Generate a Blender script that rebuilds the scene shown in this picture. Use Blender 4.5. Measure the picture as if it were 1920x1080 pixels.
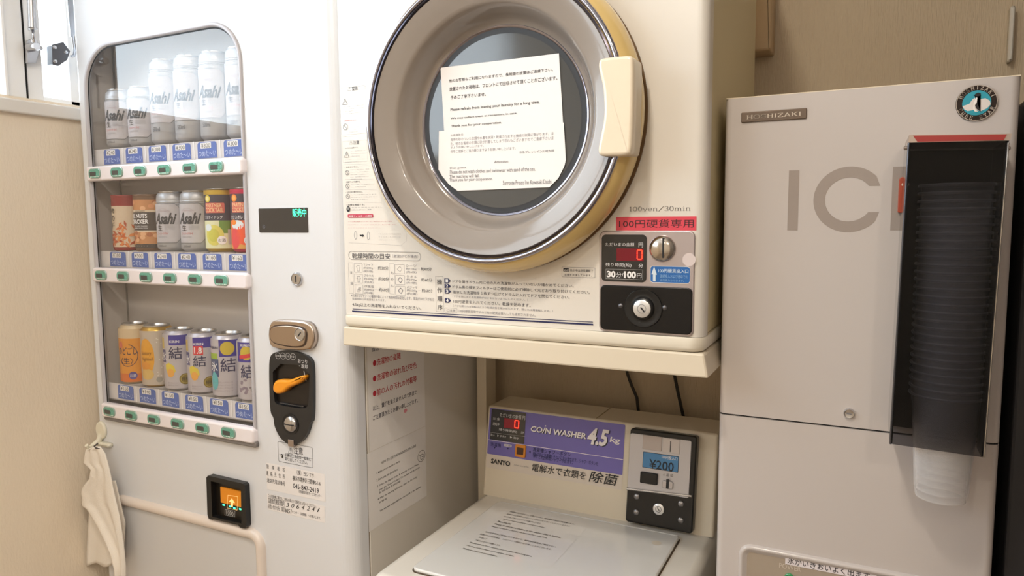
import bpy, bmesh, math, random
from mathutils import Vector, Matrix
random.seed(7)
for o in list(bpy.data.objects): bpy.data.objects.remove(o)
SC = bpy.context.scene; COL = SC.collection
# ------------------------------------------------------------------ camera
CAMZ = 1.45; F = 1323.6; YAW = .46317; PIT = .09413; ROL = .00664
cy, sy = math.cos(YAW), math.sin(YAW)
fw = Vector((-sy*math.cos(PIT), cy*math.cos(PIT), -math.sin(PIT)))
r0 = Vector((cy, sy, 0)); d0 = fw.cross(r0)
RT = math.cos(ROL)*r0+math.sin(ROL)*d0; DN = -math.sin(ROL)*r0+math.cos(ROL)*d0
CAMP = Vector((0, 0, CAMZ))
cd = bpy.data.cameras.new('camera'); cam = bpy.data.objects.new('camera', cd); COL.objects.link(cam)
cd.sensor_width = 36; cd.lens = 36*F/1920; cd.clip_start = .02
m = Matrix.Identity(4)
for i in range(3): m[i][0] = RT[i]; m[i][1] = -DN[i]; m[i][2] = -fw[i]; m[i][3] = CAMP[i]
cam.matrix_world = m; SC.camera = cam
# ------------------------------------------------------------------ world, light, exposure
SC.view_settings.view_transform = 'Standard'; SC.view_settings.look = 'None'
SC.view_settings.gamma = 1; SC.view_settings.use_curve_mapping = False
SC.view_settings.exposure = -0.08
SC.cycles.max_bounces = 14; SC.cycles.diffuse_bounces = 8; SC.cycles.transparent_max_bounces = 48
w = bpy.data.worlds.new('overcast_daylight'); SC.world = w; w.use_nodes = True
bg = w.node_tree.nodes['Background']; bg.inputs[0].default_value = (.80, .91, 1, 1); bg.inputs[1].default_value = 8.5
def area(name, loc, rot, sx, sy_, power, color, portal=False, shape='RECTANGLE'):
    l = bpy.data.lights.new(name, 'AREA'); l.shape = shape; l.size = sx
    if shape == 'RECTANGLE': l.size_y = sy_
    l.energy = power; l.color = color
    o = bpy.data.objects.new(name, l); o.location = loc; o.rotation_euler = rot; COL.objects.link(o)
    if portal: l.cycles.is_portal = True
    return o
WX = -1.56                      # left wall plane
WIN = (-1.35, .885, 1.71, 2.42)   # window opening: y0, y1, z0, z1
area('window_portal', (WX-.11, (WIN[0]+1.02)/2, (WIN[2]+WIN[3])/2), (0, -math.pi/2, 0), WIN[3]-WIN[2], 1.02-WIN[0], 1, (1, 1, 1), True)
WARM = (1, .885, .74)
DOWN = [(-.35, .05), (.55, -.15), (-.35, -1.1), (.6, -1.2)]
for i, (x, y) in enumerate(DOWN):
    area('downlight_lamp', (x, y, 2.475), (0, 0, 0), .11, .11, 11.3, WARM, False, 'DISK')
# ------------------------------------------------------------------ helpers
def ray(px, py):
    return fw + RT*((px-960)/F) + DN*((py-540)/F)
class Frame:
    """a flat face in the room: origin, right, up; N points to the viewer's side"""
    def __init__(s, O, U, V):
        s.O = Vector(O); s.U = Vector(U).normalized(); s.V = Vector(V).normalized(); s.N = s.U.cross(s.V)
    def pick(s, px, py):
        d = ray(px, py); t = (s.O-CAMP).dot(s.N)/d.dot(s.N); q = CAMP+d*t-s.O
        return (q.dot(s.U), q.dot(s.V))
    def P(s, u, v, d=0): return s.O+s.U*u+s.V*v+s.N*d
    def off(s, d): return Frame(s.O+s.N*d, s.U, s.V)
class Cyl:
    def __init__(s, c, r, a0=0): s.c = Vector(c); s.r = r; s.a0 = a0
    def P(s, u, v, d=0):
        a = u/s.r+s.a0; R = s.r+d
        return s.c+Vector((R*math.sin(a), -R*math.cos(a), v))
def FR(Y): return Frame((0, Y, CAMZ), (1, 0, 0), (0, 0, 1))       # faces the viewer
def FX(X): return Frame((X, 0, CAMZ), (0, 1, 0), (0, 0, 1))       # faces right
def FZ(Z): return Frame((0, 0, Z), (1, 0, 0), (0, 1, 0))          # faces up
def lin(h):
    h = h.lstrip('#'); o = []
    for i in (0, 2, 4):
        c = int(h[i:i+2], 16)/255; o.append(c/12.92 if c <= .04045 else ((c+.055)/1.055)**2.4)
    return (*o, 1)
MATS = {}
def mat(name, col, rough=.5, metal=0, coat=0, spec=.5, emit=None, es=1, noise=0, nscale=8, bump=0, bscale=200, bstretch=None, alpha=None, coatr=.05):
    if name in MATS: return MATS[name]
    m = bpy.data.materials.new(name); m.use_nodes = True; nt = m.node_tree; b = nt.nodes['Principled BSDF']
    c = lin(col) if isinstance(col, str) else col
    b.inputs['Base Color'].default_value = c; b.inputs['Roughness'].default_value = rough
    b.inputs['Metallic'].default_value = metal; b.inputs['Coat Weight'].default_value = coat; b.inputs['Coat Roughness'].default_value = coatr
    b.inputs['Specular IOR Level'].default_value = spec
    if emit: b.inputs['Emission Color'].default_value = lin(emit); b.inputs['Emission Strength'].default_value = es
    tc = nt.nodes.new('ShaderNodeTexCoord')
    n = nt.nodes.new('ShaderNodeTexNoise'); n.inputs['Scale'].default_value = nscale; n.inputs['Detail'].default_value = 3
    nt.links.new(tc.outputs['Object'], n.inputs['Vector'])
    if noise:
        mx = nt.nodes.new('ShaderNodeMix'); mx.data_type = 'RGBA'
        mx.inputs[6].default_value = tuple(x*(1-noise) for x in c[:3])+(1,); mx.inputs[7].default_value = tuple(min(1, x*(1+noise)) for x in c[:3])+(1,)
        nt.links.new(n.outputs['Fac'], mx.inputs[0]); nt.links.new(mx.outputs[2], b.inputs['Base Color'])
    else:
        mr = nt.nodes.new('ShaderNodeMapRange'); mr.inputs[3].default_value = rough*.9; mr.inputs[4].default_value = min(1, rough*1.12)
        nt.links.new(n.outputs['Fac'], mr.inputs[0]); nt.links.new(mr.outputs[0], b.inputs['Roughness'])
    if bump:
        mp = nt.nodes.new('ShaderNodeMapping'); mp.inputs['Scale'].default_value = bstretch or (1, 1, 1)
        n2 = nt.nodes.new('ShaderNodeTexNoise'); n2.inputs['Scale'].default_value = bscale; n2.inputs['Detail'].default_value = 2
        bp = nt.nodes.new('ShaderNodeBump'); bp.inputs['Strength'].default_value = bump; bp.inputs['Distance'].default_value = .002
        nt.links.new(tc.outputs['Object'], mp.inputs[0]); nt.links.new(mp.outputs[0], n2.inputs['Vector'])
        nt.links.new(n2.outputs['Fac'], bp.inputs['Height']); nt.links.new(bp.outputs[0], b.inputs['Normal'])
    MATS[name] = m; return m
def glassmat(name, tint=(1, 1, 1), k=1.7, rough=0.0, base=0.0, ior=1.5, solid=False):
    """thin clear sheet: see-through plus mirror reflection by Fresnel"""
    if name in MATS: return MATS[name]
    m = bpy.data.materials.new(name); m.use_nodes = True; nt = m.node_tree; nt.nodes.clear()
    out = nt.nodes.new('ShaderNodeOutputMaterial'); tr = nt.nodes.new('ShaderNodeBsdfTransparent'); gl = nt.nodes.new('ShaderNodeBsdfPrincipled' if solid else 'ShaderNodeBsdfGlossy')
    tr.inputs[0].default_value = (*tint, 1); gl.inputs['Roughness'].default_value = rough
    if solid: gl.inputs['Base Color'].default_value = (.92, .92, .93, 1); gl.inputs['Specular IOR Level'].default_value = 1
    fr = nt.nodes.new('ShaderNodeFresnel'); fr.inputs[0].default_value = ior
    ma = nt.nodes.new('ShaderNodeMath'); ma.operation = 'MULTIPLY_ADD'; ma.inputs[1].default_value = k; ma.inputs[2].default_value = base; ma.use_clamp = True
    mx = nt.nodes.new('ShaderNodeMixShader')
    ge = nt.nodes.new('ShaderNodeNewGeometry'); mr = nt.nodes.new('ShaderNodeMapRange'); mr.inputs[3].default_value = ior; mr.inputs[4].default_value = 1/ior
    nt.links.new(ge.outputs['Backfacing'], mr.inputs[0]); nt.links.new(mr.outputs[0], fr.inputs[0])
    nt.links.new(fr.outputs[0], ma.inputs[0]); nt.links.new(ma.outputs[0], mx.inputs[0])
    nt.links.new(tr.outputs[0], mx.inputs[1]); nt.links.new(gl.outputs[0], mx.inputs[2]); nt.links.new(mx.outputs[0], out.inputs[0])
    MATS[name] = m; return m

def tagset(o, label=None, cat=None, group=None, kind=None):
    if label: o['label'] = label
    if cat: o['category'] = cat
    if group: o['group'] = group
    if kind: o['kind'] = kind
    return o
def thing(name, label, cat, loc, group=None):
    o = bpy.data.objects.new(name, None); o.empty_display_size = .02; o.location = loc; COL.objects.link(o)
    return tagset(o, label, cat, group)
def rootloc(o):
    while o.parent: o = o.parent
    return o.location.copy()
def finish(name, bm, mats, parent=None, bevel=0, seg=2, smooth=False, label=None):
    if isinstance(mats, bpy.types.Material): mats = [mats]
    if parent is None:
        vs = [v.co for v in bm.verts]
        off = Vector(((min(v.x for v in vs)+max(v.x for v in vs))/2, (min(v.y for v in vs)+max(v.y for v in vs))/2, min(v.z for v in vs)))
    else: off = rootloc(parent)
    for v in bm.verts: v.co -= off
    me = bpy.data.meshes.new(name); bm.to_mesh(me); bm.free()
    for m in mats: me.materials.append(m)
    o = bpy.data.objects.new(name, me); COL.objects.link(o)
    if parent is None: o.location = off
    else: o.parent = parent
    if smooth:
        for p in me.polygons: p.use_smooth = True
        try: me.set_sharp_from_angle(angle=math.radians(40))
        except Exception: pass
    if bevel:
        b = o.modifiers.new('bevel', 'BEVEL'); b.width = bevel; b.segments = seg; b.limit_method = 'ANGLE'; b.angle_limit = math.radians(40)
    if label: o['label'] = label
    return o
NB = bmesh.new
def box(bm, x0, x1, y0, y1, z0, z1, mi=0):
    v = [bm.verts.new((x, y, z)) for x in (x0, x1) for y in (y0, y1) for z in (z0, z1)]
    for f in ((0, 1, 3, 2), (4, 6, 7, 5), (0, 4, 5, 1), (2, 3, 7, 6), (0, 2, 6, 4), (1, 5, 7, 3)):
        bm.faces.new([v[i] for i in f]).material_index = mi
def rr(u0, v0, u1, v1, r, seg=6, rs=None):
    """rounded rectangle, ccw; rs = radii (bl, br, tr, tl)"""
    if u0 > u1: u0, u1 = u1, u0
    if v0 > v1: v0, v1 = v1, v0
    rs = rs or (r, r, r, r); L = min(u1-u0, v1-v0)/2*.999; pts = []
    for (cx, cz, sx, sz, a, q) in ((u0, v0, 1, 1, 180, rs[0]), (u1, v0, -1, 1, 270, rs[1]), (u1, v1, -1, -1, 0, rs[2]), (u0, v1, 1, -1, 90, rs[3])):
        q = min(q, L)
        if q <= 1e-6: pts.append((cx, cz)); continue
        for k in range(seg+1):
            t = math.radians(a+90*k/seg); pts.append((cx+sx*q+q*math.cos(t), cz+sz*q+q*math.sin(t)))
    return pts
def circ(u, v, r, n=24, rv=None, a0=0):
    return [(u+r*math.cos(a0+2*math.pi*k/n), v+(rv or r)*math.sin(a0+2*math.pi*k/n)) for k in range(n)]
def scale_in(pts, d):
    """inset a ccw loop by d along vertex normals"""
    n = len(pts); out = []
    for i in range(n):
        p, a, b = pts[i], pts[i-1], pts[(i+1) % n]
        e1 = (p[0]-a[0], p[1]-a[1]); e2 = (b[0]-p[0], b[1]-p[1])
        l1 = math.hypot(*e1) or 1e-9; l2 = math.hypot(*e2) or 1e-9
        n1 = (-e1[1]/l1, e1[0]/l1); n2 = (-e2[1]/l2, e2[0]/l2)
        nx, ny = n1[0]+n2[0], n1[1]+n2[1]; k = max(.3, (nx*nx+ny*ny)/2)
        out.append((p[0]+nx*d/k, p[1]+ny*d/k))
    return out
def slab(bm, fr, pts, d0, d1, bev=0, mi=0, back=True, topm=None):
    """extrude polygon pts (u,v ccw) from depth d0 (back) to d1 (front), with rounded front rim"""
    loops = [[fr.P(u, v, d0) for u, v in pts]]
    if bev:
        for k in range(0, 4):
            t = math.pi/2*k/3; q = scale_in(pts, bev*(1-math.cos(t))) if k else pts
            loops.append([fr.P(u, v, d1-bev+bev*math.sin(t)) for u, v in q])
    else: loops.append([fr.P(u, v, d1) for u, v in pts])
    L = [[bm.verts.new(p) for p in l] for l in loops]; n = len(pts)
    for a, b in zip(L, L[1:]):
        for i in range(n):
            f = bm.faces.new((a[i], a[(i+1) % n], b[(i+1) % n], b[i])); f.material_index = mi; f.smooth = bool(bev)
    f = bm.faces.new(L[-1]); f.material_index = mi if topm is None else topm
    if back: bm.faces.new(L[0][::-1]).material_index = mi
def plate(bm, fr, outer, holes, d0, d1, mi=0, outer_wall=True, hole_wall=True):
    """sheet with holes; front at d1, walls back to d0"""
    tmp = bmesh.new(); es = []
    for lp in [outer]+holes:
        vs = [tmp.verts.new((u, v, 0)) for u, v in lp]
        for i in range(len(vs)): es.append(tmp.edges.new((vs[i], vs[(i+1) % len(vs)])))
    bmesh.ops.triangle_fill(tmp, use_beauty=True, use_dissolve=False, edges=es, normal=(0, 0, 1))
    mp = {v: bm.verts.new(fr.P(v.co.x, v.co.y, d1)) for v in tmp.verts}
    for f in tmp.faces:
        vs = [mp[v] for v in f.verts]
        if f.normal.z < 0: vs.reverse()
        bm.faces.new(vs).material_index = mi
    tmp.free()
    for k, lp in enumerate([outer]+holes):
        if (k == 0 and not outer_wall) or (k and not hole_wall): continue
        a = [bm.verts.new(fr.P(u, v, d0)) for u, v in lp]; b = [bm.verts.new(fr.P(u, v, d1)) for u, v in lp]; n = len(lp)
        for i in range(n):
            q = (a[i], a[(i+1) % n], b[(i+1) % n], b[i]); bm.faces.new(q if k == 0 else q[::-1]).material_index = mi
def lathe(bm, C, axis, prof, n=64, mi=0, ux=None, closed=False, mis=None):
    """prof = [(r, h)]: revolve around axis through C"""
    A = Vector(axis).normalized(); X = Vector(ux) if ux else A.orthogonal().normalized(); Y = A.cross(X); C = Vector(C); R = []
    for r, h in prof:
        if r < 1e-6: R.append([bm.verts.new(C+A*h)])
        else: R.append([bm.verts.new(C+A*h+(X*math.cos(2*math.pi*k/n)+Y*math.sin(2*math.pi*k/n))*r) for k in range(n)])
    for j, (a, b) in enumerate(zip(R, R[1:])):
        for k in range(n):
            k2 = (k+1) % n
            if len(a) == 1 and len(b) == 1: continue
            if len(a) == 1: q = (a[0], b[k2], b[k])
            elif len(b) == 1: q = (a[k], a[k2], b[0])
            else: q = (a[k], a[k2], b[k2], b[k])
            f = bm.faces.new(q); f.smooth = True; f.material_index = mis[j] if mis else mi
def tube(bm, pts, r, n=8, mi=0, cap=True):
    pts = [Vector(p) for p in pts]; R = []; up = None
    rs = r if isinstance(r, (list, tuple)) else [r]*len(pts)
    for i, p in enumerate(pts):
        t = (pts[min(i+1, len(pts)-1)]-pts[max(i-1, 0)]).normalized()
        if up is None: up = t.orthogonal().normalized()
        up = (up-t*up.dot(t)).normalized(); s = t.cross(up)
        R.append([bm.verts.new(p+(up*math.cos(2*math.pi*k/n)+s*math.sin(2*math.pi*k/n))*rs[i]) for k in range(n)])
    for a, b in zip(R, R[1:]):
        for k in range(n):
            f = bm.faces.new((a[k], a[(k+1) % n], b[(k+1) % n], b[k])); f.smooth = True; f.material_index = mi
    if cap:
        bm.faces.new(R[0][::-1]).material_index = mi; bm.faces.new(R[-1]).material_index = mi
# ---- lettering
_T = {}
def glyphs(s, bold=0, shear=0):
    if any(ord(ch) > 0x2fff for ch in s): bold = min(bold, .007)   # dense characters fill in when fattened
    key = (s, bold, shear)
    if key in _T: return _T[key]
    c = bpy.data.curves.new('t', 'FONT'); c.body = s; c.size = 1; c.resolution_u = 2; c.offset = bold; c.shear = shear; c.fill_mode = 'FRONT'
    o = bpy.data.objects.new('t', c); COL.objects.link(o); bpy.context.view_layer.update()
    me = bpy.data.meshes.new_from_object(o.evaluated_get(bpy.context.evaluated_depsgraph_get()))
    vs = [(v.co.x, v.co.y) for v in me.vertices]; fs = [tuple(p.vertices) for p in me.polygons]
    bpy.data.objects.remove(o); bpy.data.curves.remove(c); bpy.data.meshes.remove(me)
    _T[key] = (vs, fs); return _T[key]
SER = {  # serif letters as strokes on a 1 x 1 cell: (points, wide?) ; serifs are added at the ends listed
 'H': (.9, [[(.18, 0), (.18, 1)], [(.72, 0), (.72, 1)], [(.18, .52), (.72, .52)]], [(.18, 0), (.18, 1), (.72, 0), (.72, 1)]),
 'I': (.45, [[(.22, 0), (.22, 1)]], [(.22, 0), (.22, 1)]),
 'K': (.9, [[(.18, 0), (.18, 1)], [(.2, .42), (.72, 1)], [(.36, .58), (.76, 0)]], [(.18, 0), (.18, 1), (.72, 1), (.76, 0)]),
 'A': (.9, [[(.12, 0), (.45, 1), (.78, 0)], [(.25, .33), (.66, .33)]], [(.12, 0), (.78, 0)]),
 'Z': (.8, [[(.12, .84), (.12, 1), (.68, 1), (.1, 0), (.7, 0), (.7, .16)]], []),
 'E': (.8, [[(.18, 0), (.18, 1)], [(.12, 1), (.66, 1), (.66, .85)], [(.18, .52), (.52, .52)], [(.12, 0), (.68, 0), (.68, .15)]], []),
 'T': (.8, [[(.4, 0), (.4, 1)], [(.08, .84), (.08, 1), (.72, 1), (.72, .84)]], [(.4, 0)]),
 'U': (.9, [[(.18, 1), (.18, .3), (.26, .08), (.45, 0), (.64, .08), (.72, .3), (.72, 1)]], [(.18, 1), (.72, 1)]),
 'B': (.8, [[(.18, 0), (.18, 1), (.5, 1), (.62, .9), (.62, .64), (.5, .54), (.18, .54)], [(.5, .54), (.68, .42), (.68, .12), (.55, 0), (.12, 0)]], []),
 'R': (.85, [[(.18, 0), (.18, 1), (.5, 1), (.64, .9), (.64, .64), (.5, .52), (.18, .52)], [(.45, .52), (.74, 0)]], [(.18, 0), (.74, 0)]),
 'm': (1.15, [[(.15, 0), (.15, .66)], [(.15, .5), (.3, .66), (.45, .66), (.55, .52), (.55, 0)], [(.55, .5), (.7, .66), (.84, .66), (.95, .52), (.95, 0)]], [(.15, 0), (.55, 0), (.95, 0)]),
 'i': (.45, [[(.1, .66), (.24, .66), (.24, 0)], [(.24, .86), (.24, .93)]], [(.24, 0)]),
 'n': (.8, [[(.17, 0), (.17, .66)], [(.17, .5), (.32, .66), (.5, .66), (.62, .52), (.62, 0)]], [(.17, 0), (.62, 0)]),
 'e': (.75, [[(.12, .36), (.62, .36), (.58, .58), (.38, .68), (.18, .58), (.11, .34), (.18, .1), (.38, 0), (.6, .1)]], []),
 'y': (.75, [[(.1, .66), (.38, .04)], [(.66, .66), (.3, -.2), (.1, -.22)]], [(.1, .66), (.66, .66)]),
 '/': (.9, [[(.1, -.1), (.8, 1)]], []),
 ' ': (.5, [], []),
 '1': (.6, [[(.12, .84), (.32, 1), (.32, 0)]], [(.32, 0)]),
}
def _arc(cx, cy_, rx, ry, a0, a1, n=16): return [(cx+rx*math.cos(math.radians(a0+(a1-a0)*k/n)), cy_+ry*math.sin(math.radians(a0+(a1-a0)*k/n))) for k in range(n+1)]
SER['O'] = (.95, [_arc(.46, .5, .36, .52, 0, 360, 24)], []); SER['0'] = (.75, [_arc(.37, .5, .26, .5, 0, 360, 20)], [])
SER['C'] = (.9, [_arc(.48, .5, .38, .51, 50, 310, 18)], []); SER['3'] = (.72, [_arc(.33, .76, .24, .24, 150, -80, 10)+_arc(.33, .26, .28, .26, 90, -150, 12)], [])
SER['S'] = (.78, [_arc(.38, .75, .26, .25, 20, 270, 12)+_arc(.38, .25, .28, .25, 90, -160, 12)], [])
def serif(s, wt=.1):
    vs, fs = [], []; x = 0
    def seg(a, b, w1):
        dx, dy = b[0]-a[0], b[1]-a[1]; l = math.hypot(dx, dy) or 1e-6
        ww = w1*(.55+.45*abs(dy)/l)/2; nx, ny = -dy/l*ww, dx/l*ww; ex, ey = dx/l*ww*.5, dy/l*ww*.5
        i = len(vs); vs.extend([(a[0]-nx-ex, a[1]-ny-ey), (b[0]-nx+ex, b[1]-ny+ey), (b[0]+nx+ex, b[1]+ny+ey), (a[0]+nx-ex, a[1]+ny-ey)]); fs.append((i, i+1, i+2, i+3))
    for ch in s:
        wd, st, sf = SER[ch]
        for pl in st:
            for a, b in zip(pl, pl[1:]): seg((a[0]+x, a[1]), (b[0]+x, b[1]), wt)
        for q in sf:
            i = len(vs); hw, hh = .13, wt*.28; vs.extend([(q[0]+x-hw, q[1]-hh), (q[0]+x+hw, q[1]-hh), (q[0]+x+hw, q[1]+hh), (q[0]+x-hw, q[1]+hh)]); fs.append((i, i+1, i+2, i+3))
        x += wd
    return vs, fs
class Print:
    """ink, stickers and paper marks lying on one face"""
    def __init__(s, fr, base=.0003): s.fr = fr; s.bm = NB(); s.m = []; s.base = base
    def mi(s, m):
        if m not in s.m: s.m.append(m)
        return s.m.index(m)
    def raw(s, vs, fs, m, layer=0):
        k = s.mi(m); d = s.base+layer*.00025
        V = [s.bm.verts.new(s.fr.P(u, v, d)) for u, v in vs]
        for f in fs:
            try: s.bm.faces.new([V[i] for i in f]).material_index = k
            except ValueError: pass
    def poly(s, pts, m, layer=0): s.raw(pts, [tuple(range(len(pts)))], m, layer)
    def rect(s, u0, v0, u1, v1, m, layer=0, r=0):
        s.poly(rr(u0, v0, u1, v1, r, 5), m, layer)
    def ring(s, pts, wd, m, layer=0):
        q = scale_in(pts, wd); n = len(pts)
        s.raw(pts+q, [(i, (i+1) % n, n+(i+1) % n, n+i) for i in range(n)], m, layer)
    def line(s, pts, wd, m, layer=0):
        for a, b in zip(pts, pts[1:]):
            dx, dy = b[0]-a[0], b[1]-a[1]; l = math.hypot(dx, dy) or 1e-9; nx, ny = -dy/l*wd/2, dx/l*wd/2
            s.poly([(a[0]-nx, a[1]-ny), (b[0]-nx, b[1]-ny), (b[0]+nx, b[1]+ny), (a[0]+nx, a[1]+ny)], m, layer)
    def fit(s, vf, u0, v0, u1, v1, m, layer=0, keep=False, refh=None):
        vs, fs = vf
        if not vs: return
        a0 = min(v[0] for v in vs); a1 = max(v[0] for v in vs); b0 = min(v[1] for v in vs); b1 = max(v[1] for v in vs)
        sx = (u1-u0)/(a1-a0 or 1); sz = (v1-v0)/(b1-b0 or 1)
        s.raw([(u0+(x-a0)*sx, v0+(y-b0)*sz) for x, y in vs], fs, m, layer)
    def text(s, t, u0, v0, u1, v1, m, layer=1, bold=0, shear=0): s.fit(glyphs(t, bold, shear), u0, v0, u1, v1, m, layer)
    def tpx(s, t, bl, tr, m, layer=1, bold=0, shear=0):
        a = s.fr.pick(*bl); b = s.fr.pick(*tr); s.text(t, a[0], a[1], b[0], b[1], m, layer, bold, shear)
    def lh(s, t, bl, x1, hp, m, bold=0, sl=.38):
        a = s.fr.pick(*bl); v1 = s.fr.pick(bl[0], bl[1]-hp)[1]; u1 = s.fr.pick(x1, bl[1]-sl*(x1-bl[0]))[0]; s.text(t, a[0], a[1], u1, v1, m, 1, bold)
    def spx(s, t, bl, tr, m, layer=1, wt=.1):
        a = s.fr.pick(*bl); b = s.fr.pick(*tr); s.fit(serif(t, wt), a[0], a[1], b[0], b[1], m, layer)
    def bx(s, bl, tr):
        a = s.fr.pick(*bl); b = s.fr.pick(*tr); return a[0], a[1], b[0], b[1]
    def rpx(s, bl, tr, m, layer=0, r=0): s.rect(*s.bx(bl, tr), m, layer, r)
    def opx(s, bl, tr, m, wd=.0004, layer=1, r=.001): s.ring(rr(*s.bx(bl, tr), r), wd, m, layer)
    def ppx(s, P_, m, layer=0): s.poly([s.fr.pick(*p) for p in P_], m, layer)
    def lpx(s, P_, wd, m, layer=1): s.line([s.fr.pick(*p) for p in P_], wd, m, layer)
    def build(s, name, parent=None, label=None, sub=0):
        return finish(name, s.bm, s.m, parent, label=label)
class WrapPrint(Print):
    """marks on a can: shapes are cut fine, then bent round the can"""
    def raw(s, vs, fs, m, layer=0):
        t = bmesh.new(); V = [t.verts.new((u, v, 0)) for u, v in vs]
        for f in fs:
            try: t.faces.new([V[i] for i in f])
            except ValueError: pass
        bmesh.ops.triangulate(t, faces=t.faces[:])
        for _ in range(6):
            es = [e for e in t.edges if abs(e.verts[0].co.x-e.verts[1].co.x) > .0045]
            if not es: break
            bmesh.ops.subdivide_edges(t, edges=es, cuts=1); bmesh.ops.triangulate(t, faces=[f for f in t.faces if len(f.verts) > 3])
        k = s.mi(m); d = s.base+layer*.00022; mp = {v: s.bm.verts.new(s.fr.P(v.co.x, v.co.y, d)) for v in t.verts}
        for f in t.faces:
            try: q = s.bm.faces.new([mp[v] for v in f.verts])
            except ValueError: continue
            q.material_index = k; q.smooth = True
        t.free()
INK = mat('black_ink', '#1b1b20', .5); GREY = mat('grey_ink', '#77767c', .6); NAVY = mat('navy_ink', '#262a58', .5)
RED = mat('red_ink', '#c0283a', .5); WHITE = mat('white_ink', '#f2f2f0', .5); PAPER = mat('white_paper', '#f0eff0', .7)
CHROME = mat('chrome', '#c9c9cc', .16, 1); STEEL = mat('brushed_steel', '#b7aca8', .3, 1); BLACKP = mat('black_plastic', '#161617', .32); DARKG = mat('dark_gap', '#0d0c0c', .6)
GREENL = mat('green_lit_segments', '#20c890', .5, emit='#4dffb8', es=2.5); REDL = mat('red_lit_segments', '#ff2010', .5, emit='#ff3a20', es=3.0)

# =================================================================== ROOM
Z0, Z1 = 0.0, 2.5; YB = 1.5; XR = 1.9; YF = -2.3
WALLP = mat('beige_wallpaper', '#ebdecb', .75, noise=.03, nscale=3, bump=.35, bscale=260, bstretch=(1, 1, .35))
WALLB = mat('taupe_textured_wallpaper', '#c9b89e', .6, noise=.03, nscale=4, bump=.8, bscale=420, bstretch=(1, 1, .12))
FLOORM = mat('wood_tone_vinyl_floor', '#97897a', .4, noise=.12, nscale=6); CEILM = mat('white_ceiling', '#f0eeea', .8)
WFRAME = mat('white_window_aluminium', '#f6f7f8', .35); SILLM = mat('white_sill_paint', '#e2ded8', .45)
def struct(name, bm, m, bevel=0):
    o = finish(name, bm, m, None, bevel); o['kind'] = 'structure'; return o
b = NB(); box(b, WX-.12, XR+.1, YF-.1, YB+.1, -.1, 0); struct('floor', b, FLOORM)
b = NB(); box(b, WX-.12, XR+.1, YF-.1, YB+.1, Z1, Z1+.1); struct('ceiling', b, CEILM)
b = NB(); box(b, WX, .30, YB, YB+.1, 0, Z1); struct('wall_back', b, WALLB)
b = NB(); box(b, .30, .40, .1, YB+.1, 0, Z1); struct('wall_right', b, mat('brown_grey_wall', '#75695f', .6, noise=.04))
b = NB(); box(b, .40, XR, .1, .2, 0, Z1); box(b, XR, XR+.1, YF, .2, 0, Z1); struct('wall_side', b, mat('cream_wall', '#dcd5ca', .7))
b = NB(); box(b, WX, XR, YF-.1, YF, 0, Z1); struct('wall_front', b, mat('cream_wall', '#dcd5ca', .7))
wy0, wy1, wz0, wz1 = WIN[0], 1.02, WIN[2], WIN[3]
b = NB(); box(b, WX-.12, WX, YF-.1, YB, 0, wz0-.0); box(b, WX-.12, WX, YF-.1, YB, wz1, Z1); box(b, WX-.12, WX, YF-.1, wy0, wz0, wz1); box(b, WX-.12, WX, wy1, YB, wz0, wz1)
struct('wall_left', b, WALLP)
b = NB(); box(b, WX-.10, WX+.012, wy0-.02, wy1+.1, 1.676, 1.7035); struct('trim_sill', b, SILLM, .003)
# window: frame, mullions, panes
win = thing('window_1', 'white aluminium framed window at the left edge with metal stays', 'window', (WX-.03, -.2, wz0)); win['kind'] = 'structure'; del win['category']
b = NB()
for y0, y1 in ((wy0, wy0+.05), (wy1-.03, wy1)): box(b, WX-.09, WX-.02, y0, y1, wz0, wz1)
box(b, WX-.09, WX-.02, wy0, wy1, wz0-.005, wz0+.012); box(b, WX-.09, WX-.02, wy0, wy1, wz1-.04, wz1)
finish('window_frame', b, WFRAME, win, .002)
b = NB(); box(b, WX-.075, WX-.004, .853, .889, wz0, wz1); box(b, WX-.06, WX+.002, .846, .853, wz0, wz1); finish('mullion', b, WFRAME, win, .002)
b = NB(); box(b, WX-.07, WX-.003, .8895, .8915, wz0, wz1); finish('gasket', b, DARKG, win)
b = NB(); box(b, WX-.075, WX-.006, .892, .925, wz0, wz1); finish('sash_stile', b, WFRAME, win, .002)
b = NB(); box(b, WX-.075, WX-.004, -.30, -.25, wz0, wz1); finish('mullion', b, WFRAME, win, .002)
for y0, y1 in ((wy0+.05, -.30), (-.25, .853), (.925, wy1-.03)):
    b = NB(); box(b, WX-.05, WX-.046, y0, y1, wz0+.012, wz1-.04); finish('glass_pane', b, glassmat('window_glass'), win)
# stays on the sash
fwx = FX(WX+.012)
def wp(px, py, d=0.0):
    u, v = fwx.pick(px, py); return fwx.P(u, v, d)
ALU = mat('satin_aluminium', '#bfc0c4', .3, .8); DKM = mat('dark_grey_hinge', '#5d5e64', .4, .3)
b = NB(); tube(b, [wp(47, -140, .012), wp(54, 54, .012)], .0075, 14); tube(b, [wp(54, 54, .012), wp(55, 57, .012)], .009, 14); finish('stay_cylinder', b, ALU, win, smooth=True)
b = NB(); tube(b, [wp(55, 57, .012), wp(57, 78, .012)], .0025, 8); finish('stay_rod', b, CHROME, win)
b = NB(); slab(b, fwx, [fwx.pick(*p) for p in ((53, 118), (53, 76), (60, 72), (78, 82), (78, 92), (70, 118))][::-1][::-1], -.010, -.004, .0)
finish('stay_bracket', b, ALU, win, .001)
b = NB(); lathe(b, wp(57, 89, -.004), (1, 0, 0), [(0, .026), (.007, .026), (.0085, .022), (.0085, 0)], 16); tube(b, [wp(58, 76, .010), wp(60, 88, .010)], .006, 10); tube(b, [wp(58, 92, .004), wp(76, 90, .004)], .004, 8)
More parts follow.
